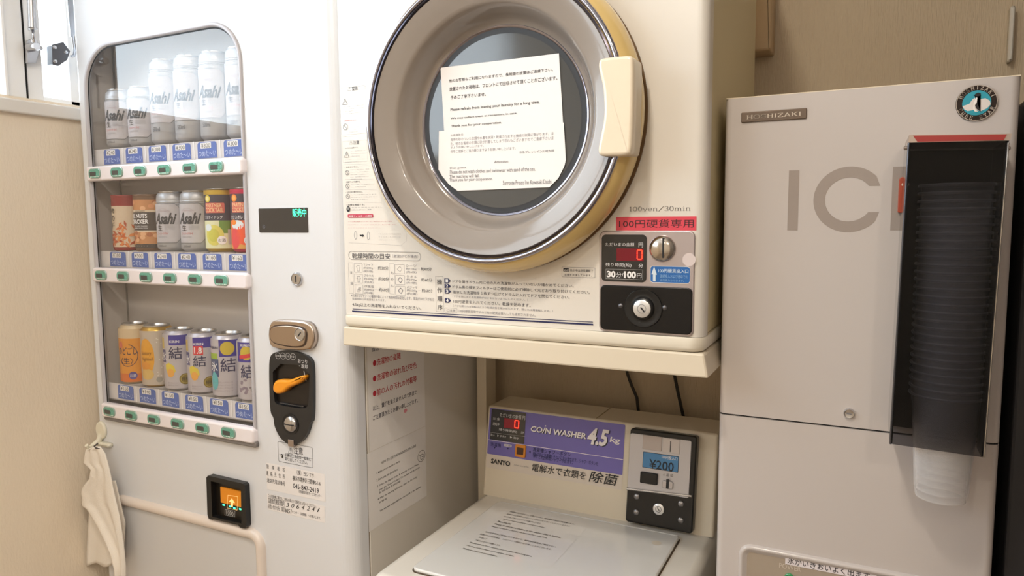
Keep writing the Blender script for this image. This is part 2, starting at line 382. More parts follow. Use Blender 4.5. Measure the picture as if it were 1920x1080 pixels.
finish('pivot_bolt', b, CHROME, win, smooth=True)
pts = [fwx.pick(*p) for p in ((95, 121), (94, 86), (113, 82), (124, 97), (119, 112), (103, 123))]
b = NB(); slab(b, fwx, pts, -.012, .010, .002); finish('hinge_block', b, DKM, win)
b = NB()
for p in ((97, 90), (98, 116), (118, 99)): lathe(b, wp(*p, .010), (1, 0, 0), [(0, .003), (.0035, .002), (.0045, 0)], 12)
finish('screw', b, CHROME, win, smooth=True)
b = NB(); slab(b, fwx, [fwx.pick(*p) for p in ((128, 70), (119, -30), (138, -30), (136, 22), (134, 70))], .004, .010, .001); finish('stay_arm', b, ALU, win)
b = NB(); tube(b, [wp(133, 68, .008), wp(134, 80, .008), wp(136, 96, .008), wp(134, 106, .008), wp(129, 106, .008)], .003, 8); finish('stay_hook', b, CHROME, win, smooth=True)

# ceiling downlights
for i, (x, y) in enumerate(DOWN):
    t = thing('ceiling_downlight', ['warm ceiling downlight nearest the window wall above the machines', 'warm ceiling downlight towards the right side near the machines', 'warm ceiling downlight farther back on the window side', 'warm ceiling downlight farther back on the right side'][i], 'light', (x, y, Z1), 'ceiling downlights')
    b = NB(); lathe(b, (x, y, Z1), (0, 0, 1), [(.060, 0), (.078, -.004), (.080, -.012), (.074, -.014), (.060, -.010)], 32); finish('trim_ring', b, mat('white_metal', '#eeeeee', .4), t, smooth=True)
# small things on the walls
b = NB(); f = FR(1.44); c0 = f.pick(1408, -60); c1 = f.pick(1445, 93); slab(b, f, rr(c0[0], c1[1], c1[0], 1.045, .003), -.058, 0, .004)
o = finish('cable_duct', b, mat('beige_plastic', '#cdb38f', .35), None); tagset(o, 'beige plastic cable duct running down the wall behind the dryer', 'cable duct')
b = NB(); f = FR(1.49); c0 = f.pick(1887, 118); c1 = f.pick(1903, 12); slab(b, f, rr(c0[0], c0[1], c1[0], c1[1], .006), -.0085, .012, .005)
o = finish('wall_bumper', b, mat('clear_white_plastic', '#d8d4cb', .2, coat=.5), None); tagset(o, 'small upright white plastic strip on the wall in the top right corner', 'wall strip')
for i, P_ in enumerate((((1170, 640), (1176, 700), (1184, 722), (1194, 745), (1199, 790)), ((1262, 650), (1265, 705), (1271, 735), (1281, 780), (1284, 800)))):
    f = FR(1.485); b = NB(); tube(b, [f.P(*f.pick(*p)) for p in P_], .0035, 8)
    o = finish('power_cord', b, mat('dark_cord', '#2a241c', .5), None, smooth=True)
    tagset(o, ['dark power cord hanging behind the washer, nearer its coin box', 'dark power cord hanging behind the washer, the one nearer the ice machine'][i], 'power cord', 'cords hanging behind the washer')
    if i == 0: tagset(o, 'dark power cord hanging on the wall behind the washer, left of the other cord')
    else: tagset(o, 'dark power cord hanging on the wall behind the washer, nearest the ice machine')

# =================================================================== VENDING MACHINE
YV = .965; V = FR(YV)
VW = mat('white_enamel', '#dee1e7', .22, coat=.35, coatr=.08); VW2 = mat('white_plastic_strip', '#efeaf0', .25, coat=.5); LINER = mat('pale_grey_liner', '#c9c5c3', .5)
VL, VR = -1.518, -.807; VT = .50; VB = -1.38        # relative to camera height
VEND = thing('vending_machine', 'white drink vending machine with a rounded display window of cans', 'vending machine', (-1.16, 1.2, 0))
b = NB(); box(b, VL+.004, VR-.002, 1.05, 1.43, .07, CAMZ+VT-.006); finish('cabinet', b, mat('cabinet_cream', '#dcd6cb', .4), VEND, .004)
b = NB()
for x in (VL+.05, VR-.05):
    for y in (1.0, 1.38): b = NB(); lathe(b, (x, y, 0), (0, 0, 1), [(0, 0), (.025, 0), (.025, .01), (.012, .015), (.012, .08)], 16); finish('levelling_foot', b, STEEL, VEND, smooth=True)
# door: front sheet with rounded edges and the display opening
hl, hr, ht, hb = -1.4865, -1.034, .3690, -.4080
hole = rr(hl, hb, hr, ht, .08, 10, rs=(.004, .004, .074, .088))
b = NB(); R = .028
ox0, ox1 = VL+.010, VR-R
# small openings for the panel fittings are left closed; the fittings sit on the sheet
plate(b, V, [(ox0, VB), (ox1, VB), (ox1, VT), (ox0, VT)], [hole[::-1]], -.008, 0, outer_wall=False)
def curve_edge(x, s, rad, back):
    ps = [(x+s*rad*math.sin(t), YV+rad*(1-math.cos(t))) for t in [math.pi/2*k/8 for k in range(9)]]+[(x+s*rad, back)]
    for (xa, ya), (xb, yb) in zip(ps, ps[1:]):
        v = [b.verts.new((xx, yy, CAMZ+zz)) for xx, yy, zz in ((xa, ya, VB), (xb, yb, VB), (xb, yb, VT), (xa, ya, VT))]
        f = b.faces.new(v if s > 0 else v[::-1]); f.smooth = True
curve_edge(ox1, 1, R, 1.012); curve_edge(ox0, -1, .010, 1.046)
for z in (VB, VT): 
    v = [b.verts.new((x, y, CAMZ+z)) for x, y in ((VL, YV+.010), (ox0, YV), (ox1, YV), (VR, YV+R), (VR, 1.012), (VL, 1.046))]; b.faces.new(v)
finish('door', b, VW, VEND)
b = NB(); box(b, VR-.004, VR-.001, 1.012, 1.016, CAMZ+VB, CAMZ+VT); finish('door_gasket', b, mat('door_gasket_grey', '#8f8578', .6), VEND)
b = NB(); box(b, VR-.004, VR+.0005, 1.016, 1.43, .07, CAMZ+VT-.004); finish('side_panel', b, mat('cabinet_side_cream', '#dedad3', .35), VEND, .001)
# display liner
b = NB(); lx0, lx1, ly = -1.508, -.99, 1.046
box(b, lx0-.003, lx1, ly, ly+.003, CAMZ-.44, CAMZ+.40); box(b, lx0-.004, lx0, YV+.0085, ly, CAMZ-.44, CAMZ+.40)
box(b, lx1, lx1+.003, YV+.0085, ly, CAMZ-.44, CAMZ+.40); box(b, lx0, lx1, YV+.0085, ly, CAMZ+.40, CAMZ+.403); box(b, lx0, lx1, YV+.0085, ly, CAMZ-.443, CAMZ-.44)
finish('display_liner', b, LINER, VEND)
b = NB(); box(b, lx0, lx0+.0025, ly-.003, ly, CAMZ-.44, CAMZ+.40); finish('liner_seam', b, mat('seam_grey', '#8a8683', .6), VEND)
# trim round the window
b = NB(); hw = scale_in(hole, -.0005)
n = len(hole); prof = [(.0, -.004), (-.0045, .0015), (-.0015, .0045), (.003, .0035), (.0045, -.004)]
L = [[b.verts.new(V.P(u, v, d)) for u, v in scale_in(hole, q)] for q, d in prof]
for a, c in zip(L, L[1:]):
    for i in range(n): f = b.faces.new((a[i], a[(i+1) % n], c[(i+1) % n], c[i])); f.smooth = True
bmesh.ops.recalc_face_normals(b, faces=b.faces[:])
finish('window_trim', b, mat('pale_grey_trim', '#bcbac0', .3), VEND)
b = NB(); g0 = scale_in(hole, .0042); g1 = scale_in(hole, .0068)
A = [b.verts.new(V.P(u, v, -.0010)) for u, v in g0]; B = [b.verts.new(V.P(u, v, -.0018)) for u, v in g1]
for i in range(n): b.faces.new((A[i], A[(i+1) % n], B[(i+1) % n], B[i]))
finish('window_seal', b, DARKG, VEND)
b = NB(); slab(b, V, scale_in(hole, .001), -.0025, -.0018); finish('display_glass', b, glassmat('display_glass', k=.95), VEND)
# shelves, price cards, button strips
BLUEC = mat('blue_price_card', '#4f6cb8', .5); CARDL = mat('light_blue_ink', '#c9d8f4', .5); CLEARH = mat('clear_card_holder', '#d9d7da', .25, coat=.6)
PLATF = mat('grey_platform', '#b4b0b0', .4)
TEAL = mat('teal_button_plastic', '#5fa795', .15, coat=1.0, bump=.6, bscale=300); BTND = mat('dark_button_window', '#50514f', .3); BTNC = mat('clear_button_rim', '#9fbdb4', .12, .4, coat=1)
rows = [  # shelf top z, strip top/bottom z, prices
 (.1600, ((170, 316), (170, 343), (459, 300), (460, 330)), ['¥240', '¥240', '¥300', '¥300', '¥300', '¥300'], (.122, .090), (325, 320)),
 (-.0560, None, ['¥300', '¥300', '¥240', '¥240', '¥160', '¥160'], (-.0925, -.1245), None),
 (-.3460, None, ['¥150', '¥140', '¥150', '¥150', '¥150', '¥150'], (-.3900, -.4215), None)]
CX = [-1.4270+.0714*i for i in range(6)]
for k, (zt, _, prices, (st, sb), _) in enumerate(rows):
    sh = NB(); zc = CAMZ+zt
    # stepped hexagonal can platforms
    box(sh, lx0+.001, lx1-.001, .9755, ly-.001, zc-.040, zc-.0135)
    for x in CX:
        f = FZ(zc-.0135); P_ = [(x-.034, 1.04), (x-.034, .999), (x-.012, .978), (x+.014, .978), (x+.034, .999), (x+.034, 1.04)][::1]
        slab(sh, f, P_, 0, .0133, .0015)
    S_ = finish('shelf', sh, PLATF, VEND)
    b = NB(); cz1, cz0 = zc-.002, zc-.037
    box(b, CX[0]-.058, lx1-.002, .9738, .9752, cz0, cz1); H = finish('card_rail', b, CLEARH, VEND)
    cf = FR(.9735)
    for i, x in enumerate(CX):
        p = Print(cf, .0002); u0, u1 = x-.0262, x+.0262; v0, v1 = zt-.0345, zt-.0035
        p.poly(rr(u0, v0, u1, v1, .005, 4, rs=(.0003, .0003, .006, .006)), BLUEC, 0)
        p.rect(x-.0175, v1-.0125, x+.0115, v1-.0015, PAPER, 1, .0008)
        p.text(prices[i], x-.0155, v1-.0112, x+.0095, v1-.0028, mat('price_ink', '#3c3c3c', .5), 2)
        p.text('つめた〜い', u0+.003, v0+.003, u1-.002, v0+.0145, CARDL, 2)
        p.build('price_card', VEND)
        q = Print(cf, .0002)
        if i: q.line([(x-.0357, v0-.001), (x-.0357, v1+.002)], .0022, mat('divider_white', '#f1f1f4', .2), 1); q.build('card_divider', VEND)
        else: q.bm.free()
    b = NB(); zm = (st+sb)/2; hh = (st-sb)/2; x0, x1 = hl-.001, -1.0290
    f = FR(YV); outl = rr(x0, zm-hh, x1, zm+hh, .008, 6, rs=(.005, .008, .008, .005))
    loops = []
    for q, d in ((0, -.0015), (0, .004), (.0006, .008), (.0020, .0105), (.0045, .0118)): loops.append([b.verts.new(f.P(u, v, d)) for u, v in scale_in(outl, q)])
    for a, c in zip(loops, loops[1:]):
        for j in range(len(a)): g = b.faces.new((a[j], a[(j+1) % len(a)], c[(j+1) % len(a)], c[j])); g.smooth = True
    b.faces.new(loops[-1]); S2 = finish('button_strip', b, VW2, VEND)
    if k == 2:
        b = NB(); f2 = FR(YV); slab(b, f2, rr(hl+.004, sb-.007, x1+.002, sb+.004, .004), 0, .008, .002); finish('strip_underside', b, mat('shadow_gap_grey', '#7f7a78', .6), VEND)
    bf = FR(YV-.0118)
    for i in range(6):
        x = -1.4560+.0722*i; bt = NB(); o_ = rr(x-.0195, zm-.0105, x+.0195, zm+.0105, .0085, 5)
        slab(bt, bf, o_, 0, .0022, .0018); B_ = finish('select_button', bt, BTNC, S2)
        p = Print(bf, .0024); p.rect(x-.0175, zm-.0088, x+.0175, zm+.0088, TEAL, 0, .007); p.rect(x-.0135, zm-.0052, x+.0062, zm+.0035, BTND, 1, .001)
        for j in range(7): p.rect(x-.0125+.0042*j, zm-.0078, x-.0102+.0042*j, zm-.0064, mat('sparkle_white', '#e8f6f0', .2), 1)
        p.build('button_lens', S2)
# ---- display screen
def inV(name, bl, tr, r, d0, d1, m, bev=.001, fr=V, parent=VEND, rs=None):
    a = fr.pick(*bl); c = fr.pick(*tr); b = NB(); slab(b, fr, rr(a[0], a[1], c[0], c[1], r, 6, rs), d0, d1, bev); return finish(name, b, m, parent)
inV('display_screen', (487, 436), (577, 389), .002, -.001, .0012, mat('dark_screen', '#2a2a2c', .08, coat=1), .0005)
p = Print(V, .0015); p.tpx('販売中', (550, 406.5), (575, 391), GREENL, 1, .012)
p.build('screen_text', VEND); p = Print(V, .0015); a = V.pick(496, 425); p.ring(circ(a[0], a[1], .0035, 12), .0005, GREY); p.line([(a[0]-.002, a[1]-.002), (a[0]+.002, a[1]+.002)], .0005, GREY); p.line([(a[0]-.002, a[1]+.002), (a[0]+.002, a[1]-.002)], .0005, GREY)
p.build('screen_symbol', VEND)
# ---- small key lock
a = V.pick(558, 523); c = V.P(*a); b = NB(); lathe(b, c, (0, -1, 0), [(.0125, 0), (.0125, .003), (.0105, .0055), (.0098, .0045), (0, .0045)], 28); K = finish('key_lock', b, CHROME, VEND, smooth=True)
b = NB(); slab(b, V.off(.0046), rr(a[0]-.0012, a[1]-.006, a[0]+.0012, a[1]+.006, .001), 0, .0003); finish('keyhole', b, INK, K)
# ---- handle plate with lock
hp = [V.pick(*p_) for p_ in ((517, 653), (511, 632), (512, 612), (519, 598), (560, 599), (589, 603), (598, 624), (597, 642), (589, 656))][::1]
def ccw(P_):
    s_ = sum(P_[i-1][0]*P_[i][1]-P_[i][0]*P_[i-1][1] for i in range(len(P_))); return P_ if s_ > 0 else P_[::-1]
def smoothpoly(P_, k=2):
    for _ in range(k):
        Q = []
        for i in range(len(P_)):
            a, c = P_[i], P_[(i+1) % len(P_)]; Q += [(a[0]*.78+c[0]*.22, a[1]*.78+c[1]*.22), (a[0]*.22+c[0]*.78, a[1]*.22+c[1]*.78)]
        P_ = Q
    return P_
b = NB(); slab(b, V, smoothpoly(ccw(hp), 2), 0, .012, .004); HP = finish('lock_plate', b, mat('satin_nickel', '#c4b5a8', .22, 1), VEND)
hi = ccw([V.pick(*p_) for p_ in ((519, 641), (515, 622), (520, 609), (552, 607), (582, 613), (585, 632), (580, 648), (556, 649))])
b = NB(); slab(b, V.off(.012), smoothpoly(scale_in(hi, -.001), 2), -.002, .0006, 0); finish('grip_groove', b, mat('groove_dark', '#5c4f48', .4, .5), HP)
b = NB(); slab(b, V.off(.012), smoothpoly(scale_in(hi, .0012), 2), -.002, .003, .0015); G_ = finish('pull_grip', b, mat('satin_nickel_face', '#b9a898', .28, 1), HP)
a = V.off(.015).pick(562, 627); c = V.P(a[0], a[1], .015); b = NB(); lathe(b, c, (0, -1, 0), [(.0125, 0), (.0125, .001), (.011, .0018), (.010, .0008), (0, .0012)], 28); finish('lock_cylinder', b, CHROME, HP, smooth=True)
b = NB(); f_ = Frame(V.P(a[0], a[1], .0163), (.65, 0, .75), (-.75, 0, .65)); slab(b, f_, rr(-.005, -.0009, .005, .0009, .0005), 0, .0004); finish('keyhole', b, INK, HP)
# ---- coin unit: black surround, recess, lever, coin slot
cu = [V.pick(*p_) for p_ in ((514, 662), (533, 656), (560, 658), (588, 670), (592, 690), (592, 786), (586, 792), (583, 808), (574, 823), (560, 833), (545, 831), (530, 818), (520, 797), (519, 781), (512, 771), (510, 680))]
cu = ccw(cu); recess = ccw([V.pick(*p_) for p_ in ((517, 680), (586, 684), (585, 757), (576, 765), (528, 758), (519, 750))]); recess = smoothpoly(recess, 1)
b = NB(); plate(b, V, smoothpoly(cu, 2), [recess[::-1]], 0, .008); CU = finish('coin_surround', b, mat('charcoal_plastic', '#232325', .32, coat=.1), VEND, .0015)
b = NB(); slab(b, V, scale_in(recess, -.001), 0, .0006); finish('coin_recess', b, mat('recess_brown_black', '#1d1714', .35), CU)
fL = V.off(.006); lv = ccw([fL.pick(*p_) for p_ in ((519, 720), (524, 711), (534, 710), (548, 711), (562, 706), (574, 702), (579, 705), (574, 713), (562, 720), (548, 725), (538, 735), (526, 737), (519, 731))])
b = NB(); slab(b, fL, smoothpoly(lv, 2), -.004, .012, .005); finish('return_lever', b, mat('orange_plastic', '#f09a1c', .3, coat=.3), CU)
a = V.pick(551, 793); c = V.P(*a); b = NB()
lathe(b, V.P(a[0], a[1], .008), (0, -1, 0), [(.0195, 0), (.0195, .0012), (.016, .0005)], 32); finish('slot_surround', b, BLACKP, CU, smooth=True)
b = NB(); lathe(b, V.P(a[0], a[1], .008), (0, -1, 0), [(.0155, 0), (.0145, .003), (.011, .0055), (.005, .007), (0, .0072)], 32); finish('coin_slot_dome', b, CHROME, CU, smooth=True)
b = NB(); slab(b, V.off(.0150), rr(a[0]-.012, a[1]-.0006, a[0]+.012, a[1]+.0012, .0005), -.003, .0004); finish('coin_slot', b, INK, CU)
inV('surround_tab', (547, 834), (557, 823), .0005, .0, .0095, STEEL, .0005)
p = Print(V, .0083)
for i in range(4):
    q = V.off(.0083).pick(521+9.4*i, 667+.6*i); p.ring(circ(q[0], q[1], .0062, 18), .0006, mat('pale_grey_ink', '#c9c9c9', .5)); t = ['500', '100', '50', '10'][i]; wd = .0016*len(t); p.text(t, q[0]-wd, q[1]-.0018, q[0]+wd, q[1]+.0018, mat('pale_grey_ink', '#c9c9c9', .5))
LG = mat('pale_grey_ink', '#c9c9c9', .5); p.tpx('おつり', (565, 679), (582, 673), LG, 1, .01); p.tpx('・返却', (567, 688), (583, 682.5), LG, 1, .01)
p.lpx([(576, 694), (580, 712)], .0012, LG); p.build('coin_unit_print', CU)
b = NB(); tube(b, [V.P(*V.pick(528, 755), .003), V.P(*V.pick(572, 762), .003)], .0016, 8); finish('recess_bar', b, mat('glossy_black', '#26262a', .08, coat=1), CU, smooth=True)
# ---- stickers
LINE = mat('fine_black_print', '#33323a', .55)
p = Print(V, .0003); p.opx((522.5, 865), (586, 838.5), LINE, .0006, 1, .003); p.tpx('⚠注意', (541, 850), (568, 839.5), LINE, 1); p.lpx([(524, 851), (586, 860)], .0004, LINE)
q = V.pick(529, 852); p.poly(circ(q[0], q[1]-.003, .0028, 14, .0042), INK, 1); p.line([(q[0], q[1]-.001), (q[0], q[1]-.004)], .0008, WHITE, 2); p.line([(q[0], q[1]-.0048), (q[0], q[1]-.0056)], .0008, WHITE, 2)
p.tpx('必要以上商品は一本毎に', (534.5, 855.5), (583, 858), LINE); p.tpx('取り出してください。', (534.5, 863), (577, 864), LINE); p.build('caution_sticker', VEND)
p = Print(V, .0003); p.rpx((501, 917), (609, 889), mat('sticker_white', '#e9e6e6', .35), 0, .001)
p.tpx('管　理　者　名', (500, 878), (534, 877), LINE); p.tpx('連　絡　先　住　所', (500, 891), (534, 889), LINE); p.tpx('連絡先電話番号', (501, 904), (535, 903), LINE)
p.tpx('（株）ヨシマサ', (557, 890), (589, 887), LINE); p.tpx('横浜市港南区日野南5-1-6', (549, 900.5), (601, 902), INK, 1, .012); p.tpx('045-847-2419', (550, 915), (598, 916), LINE, 1, .01); p.tpx('自販機管理者サービスセンター', (561, 924), (603, 927), LINE)
p.build('operator_sticker', VEND)
p = Print(V, .0003); p.rpx((502, 955), (609, 949), mat('sticker_white', '#e9e6e6', .35), 0, .001)
p.tpx('この自販機に関するご連絡の際は下記番号をお知らせください。', (503, 932), (593, 946), LINE); p.tpx('自動販売機管理番号', (504, 943), (534, 939), LINE)
HW = mat('handwriting_ink', '#17171b', .5)
for i, ch in enumerate('3064241'): p.tpx(ch, (537+9.6*i, 950+1.6*i), (542.5+9.6*i, 943+1.6*i), HW, 1, .0, .35)
p.tpx('お問い合わせ先　東京', (503, 953), (534, 951), LINE); p.tpx('Vi51', (535, 961), (547, 955), INK, 1, .02, .2); p.tpx('センター（自販機）へお願いします。', (548, 962), (602, 969), LINE)
p.build('machine_number_sticker', VEND)
# ---- banknote slot
bo = ccw([V.pick(*p_) for p_ in ((396, 892), (399, 888), (464, 903), (468, 907), (471, 983), (469, 986), (459, 985), (456, 980), (410, 969), (407, 970), (400, 968), (398, 960))])
bi = ccw([V.pick(*p_) for p_ in ((404, 898), (461, 911), (462, 978), (407, 965))])
b = NB(); plate(b, V, bo, [scale_in(bi, .0005)[::-1]], 0, .012); BZ = finish('banknote_bezel', b, BLACKP, VEND, .0015)
b = NB(); slab(b, V, scale_in(bi, -.0005), 0, .0008); finish('banknote_recess', b, mat('recess_dark', '#1c1712', .3), BZ)
b = NB(); q = ccw([V.off(.004).pick(*p_) for p_ in ((413, 913), (460, 924), (461, 953), (414, 942))]); slab(b, V, q, .0008, .004); finish('lit_slot', b, mat('orange_lit_window', '#c87a14', .3, emit='#ff9a10', es=.22), BZ)
p = Print(V, .0044); p.line([V.pick(*q_) for q_ in ((429, 951), (430.5, 927), (449, 930), (448, 955), (429, 951))], .0007, mat('pale_orange_mark', '#ffe0a0', .5, emit='#ffd080', es=.6)); 
p.ppx([(436, 948), (440, 949), (440.5, 941), (444, 942), (438.5, 933), (432.5, 939), (436.5, 940)], mat('pale_orange_mark', '#ffe0a0'), 1)
for x, y in ((421, 944), (433, 947), (441, 950), (452, 952), (459, 953)): p.rpx((x, y+2), (x+4, y), GREENL, 2)
p.ring([V.pick(*q_) for q_ in ((425, 964), (444, 968), (444.5, 957), (425.5, 953))][::1], .0006, LG, 1); p.tpx('1000', (428, 963), (441, 958), LG, 1); p.build('banknote_marks', BZ)
# ---- lower take-out panel with raised border
zt0 = V.pick(330, 958)[1]; xr = V.pick(499, 1040)[0]
outer = rr(VL+.045, -1.30, xr, zt0+.006, .028, 8, rs=(.03, .03, .034, .03)); inner = scale_in(outer, .024)
b = NB(); ls = []
for q, d in ((0, 0), (.001, .006), (.004, .0095), (.009, .011), (.015, .0105), (.020, .007), (.024, .001)): ls.append([b.verts.new(V.P(u, v, d)) for u, v in scale_in(outer, q)])
for a_, c_ in zip(ls, ls[1:]):
    for j in range(len(a_)): g = b.faces.new((a_[j], a_[(j+1) % len(a_)], c_[(j+1) % len(a_)], c_[j])); g.smooth = True
finish('raised_border', b, mat('warm_white_moulding', '#e3d8d0', .25, coat=.4), VEND)
b = NB(); slab(b, V, inner, .0, .0015); finish('lower_panel', b, mat('white_enamel_lower', '#d2d3d6', .25, coat=.3), VEND)
q = V.pick(215, 1060); b = NB(); box(b, q[0]-.0015, q[0]+.0015, YV-.0004, YV, .3, CAMZ-.80); finish('panel_seam', b, DARKG, VEND)
# ---- notices on the side
SX = FX(VR+.0007)
NOT = mat('notice_paper', '#ebe9e8', .5)
SHOW = thing('laundry_notice', 'white notice with red bullet lines on the vending machine side, above the other sheet', 'notice', SX.P(1.11, -.42, 0))
p = Print(SX, .0001); a = SX.pick(688, 640); c = SX.pick(797, 800); zb = SX.pick(688, 850)[1]; p.rect(1.020, zb, 1.206, zb+.30, NOT, 0)
BB = mat('blue_black_ink', '#24223a', .5)
for t, y, x1, h_, m_, bo_ in (('●洗濯物の盗難', 688, 751, 13, RED, .02), ('●洗濯物の破れ及び変色', 717, 781, 13, RED, .02), ('●前の人の汚れの付着等', 745, 781, 13, RED, .02), ('以上、責任を負えませんので各自で', 771, 781, 9.5, BB, .014), ('ご注意頂きたくお願い申し上げます。', 789, 783, 9.5, BB, .014)):
    p.lh(t, (699, y), x1, h_, m_, bo_)
p.tpx('当店では次の場合', (697, 660), (750, 638), mat('blue_black_ink', '#24223a', .5), 1, .01)
q = SX.pick(760, 770); p.poly(circ(q[0], q[1], .006, 12, .004), mat('pink_stain', '#e59aa6', .5), 1)
p.build('sheet', SHOW)
SH2 = thing('instruction_notice', 'white sheet of washing machine instructions on the vending machine side, below the red notice', 'notice', SX.P(1.11, -.60, 0))
p = Print(SX, .0001); zc_ = SX.pick(688, 1000)[1]; p.rect(1.012, zc_, 1.206, zb-.001, NOT, 0); G2 = mat('dark_grey_ink', '#4a4848', .5)
p.lh('HOW TO USE THE WASHING MACHINE', (714, 871), 780, 5, G2)
for t, x, y, x1, m_ in (('1. Make sure the washer is empty.', 706, 890, 750, G2), ('2. Insert coins into the machine.', 706, 903, 746, G2), ('3. When the display shows ¥, washing will start. Please', 707, 915, 785, G2), ('press the “Shower” button. The machine will fill and the', 711, 921, 787, G2), ('lid will lock in seconds.', 711, 926, 751, G2),
   ('4. After the washing is finished, open the lid slowly', 708, 939, 782, G2), ('and take out.', 711, 944, 725, G2), ('We are not responsible for items left in the washer.', 712, 961, 790, INK)):
    p.lh(t, (x, y), x1, 4.6, m_, .006)
q = SX.pick(790, 855); p.ring(circ(q[0], q[1], .014, 20, .012), .001, G2, 1); p.line([(q[0]-.008, q[1]+.004), (q[0]+.006, q[1]-.004)], .001, G2, 1); p.ring(circ(q[0]+.002, q[1]-.002, .007, 14, .006), .001, G2, 1)
p.build('sheet', SH2)
# ---- hook and cloth
HK = thing('adhesive_hook', 'cream adhesive plastic hook stuck on the lower left edge of the vending machine', 'hook', V.P(*V.pick(190, 830)))
q = V.pick(192, 806); CR = mat('cream_plastic', '#e4e0cf', .35)
b = NB(); slab(b, V, circ(q[0], q[1], .0165, 24, .020), 0, .006, .003); finish('hook_base', b, CR, HK)
q2 = V.pick(190, 834); b = NB(); tube(b, [V.P(q[0], q[1]-.008, .004), V.P(q[0]-.002, q[1]-.022, .008), V.P(q2[0], q2[1]+.004, .02), V.P(q2[0]+.003, q2[1]+.002, .03), V.P(q2[0]+.004, q2[1]+.010, .036)], [.006, .006, .005, .0045, .004], 10); finish('hook_arm', b, CR, HK, smooth=True)
b = NB(); slab(b, V, rr(q2[0]-.004, q2[1]+.001, q2[0]+.042, q2[1]+.010, .0045), 0, .012, .004); finish('hook_ledge', b, CR, HK)
CF = FR(YV-.030)
CLOTH = mat('white_cotton', '#ece6dd', .85, noise=.03, nscale=20, bump=.3, bscale=600)
LE = [(836, 183), (842, 165), (850, 162.5), (858, 162), (866, 160.5), (873, 168), (878, 175), (886, 174), (896, 173), (905, 166), (915, 159), (925, 158), (935, 161), (950, 160), (970, 159), (1000, 158), (1025, 157), (1045, 156.5)]
RE = [(836, 190), (850, 200), (866, 205), (880, 209), (896, 213), (915, 217), (935, 222), (960, 229), (985, 234), (1010, 238), (1035, 241), (1060, 243), (1078, 243)]
def interp(T, y):
    if y <= T[0][0]: return T[0][1]
    for (a, x0), (c, x1) in zip(T, T[1:]):
        if y <= c: return x0+(x1-x0)*(y-a)/(c-a)
    return T[-1][1]
def cloth_sheet(name, parent, ys, lf, rf, d, amp, ph):
    b = NB(); N = 18; G = []
    for y in ys:
        r_ = []; t = (y-ys[0])/(ys[-1]-ys[0])
        for j in range(N+1):
            s_ = j/N; px = lf(y)+(rf(y)-lf(y))*s_; u, v = CF.pick(px, y+ (2.5*math.sin(s_*9+ph) if y > 1040 else 0))
            r_.append(b.verts.new(CF.P(u, v, d+amp*(.35+t)*math.sin(s_*6.3*1.2+ph+t*1.2)+amp*.3*math.sin(s_*17+ph)-(.006*abs(s_-.5)*2*(1-t)))))
        G.append(r_)
    for a, c in zip(G, G[1:]):
        for j in range(N): f = b.faces.new((a[j], c[j], c[j+1], a[j+1])); f.smooth = True
    o = finish(name, b, CLOTH, parent); s = o.modifiers.new('thickness', 'SOLIDIFY'); s.thickness = .0016; s.offset = 0; return o
TW = thing('hanging_cloth', 'white cotton cloth tied and hanging from the hook on the vending machine', 'cloth', CF.P(*CF.pick(200, 1070)))
ysf = [836+i*(1078-836)/40 for i in range(41)]
foldL = lambda y: interp(LE, y) if y < 945 else interp([(945, 165), (960, 176), (985, 192), (1010, 206), (1035, 218), (1060, 226), (1078, 228)], y)
cloth_sheet('front_fold', TW, ysf, foldL, lambda y: interp(RE, y), .008, .005, .4)
cloth_sheet('back_fold', TW, [905+i*(1062-905)/24 for i in range(25)], lambda y: interp(LE, y), lambda y: min(interp(RE, y)-6, interp([(905, 205), (985, 225), (1040, 222), (1062, 214)], y)), -.008, .003, 2.0)
b = NB(); q = CF.pick(186, 839); tube(b, [CF.P(*CF.pick(*p_), dd) for p_, dd in (((178, 833), -.006), ((182, 835), .006), ((187, 838), .0085), ((191, 840), .004))], .0016, 8); finish('tie_cord', b, mat('dark_grey_cord', '#4a4644', .6), TW, smooth=True)

# =================================================================== CANS
ALUC = mat('can_aluminium', '#c9cacd', .28, 1); SILV = mat('silver_can_print', '#b4b6bb', .38, .35); SILV2 = mat('pale_silver_print', '#dcd9de', .4, .3)
def can_mesh(name, parent, c, r, h, m, top=True, neck=.0075, ribs=0, shoulder=.012):
    b = NB(); P_ = [(0, .003), (r-.012, .003), (r-.009, 0), (r-.006, .001), (r-.001, .006), (r, .009)]
    zs = h-shoulder-ribs*.0042
    P_ += [(r, zs)]
    for k in range(ribs): P_ += [(r-.0018, zs+.0042*k+.0011), (r-.0018, zs+.0042*k+.003), (r-.0004 - .0006*k, zs+.0042*(k+1))]
    P_ += [(r-neck*.35, h-shoulder*.55), (r-neck*.85, h-shoulder*.2), (r-neck, h-.003)]
    lathe(b, c, (0, 0, 1), P_, 48); o = finish(name, b, m, parent, smooth=True)
    b = NB(); lathe(b, Vector(c)+Vector((0, 0, h)), (0, 0, 1), [(r-neck, -.003), (r-neck+.0012, -.001), (r-neck+.0010, .0008), (r-neck-.0010, .0004), (r-neck-.0028, -.004), (0, -.0036)], 48); finish('lid', b, ALUC, parent, smooth=True)
    b = NB(); slab(b, Frame(Vector(c)+Vector((0, 0, h-.0036)), (1, 0, 0), (0, 1, 0)), rr(-.006, -.016, .006, .006, .005), 0, .0018, .0006); finish('pull_tab', b, ALUC, parent)
    return o
def C(n, h, r=.5, me=0): return mat(n, h, r, me)
INKS = C('deep_grey_can_ink', '#3b3d44', .5); LINEC = C('can_line_ink', '#55565b', .4)
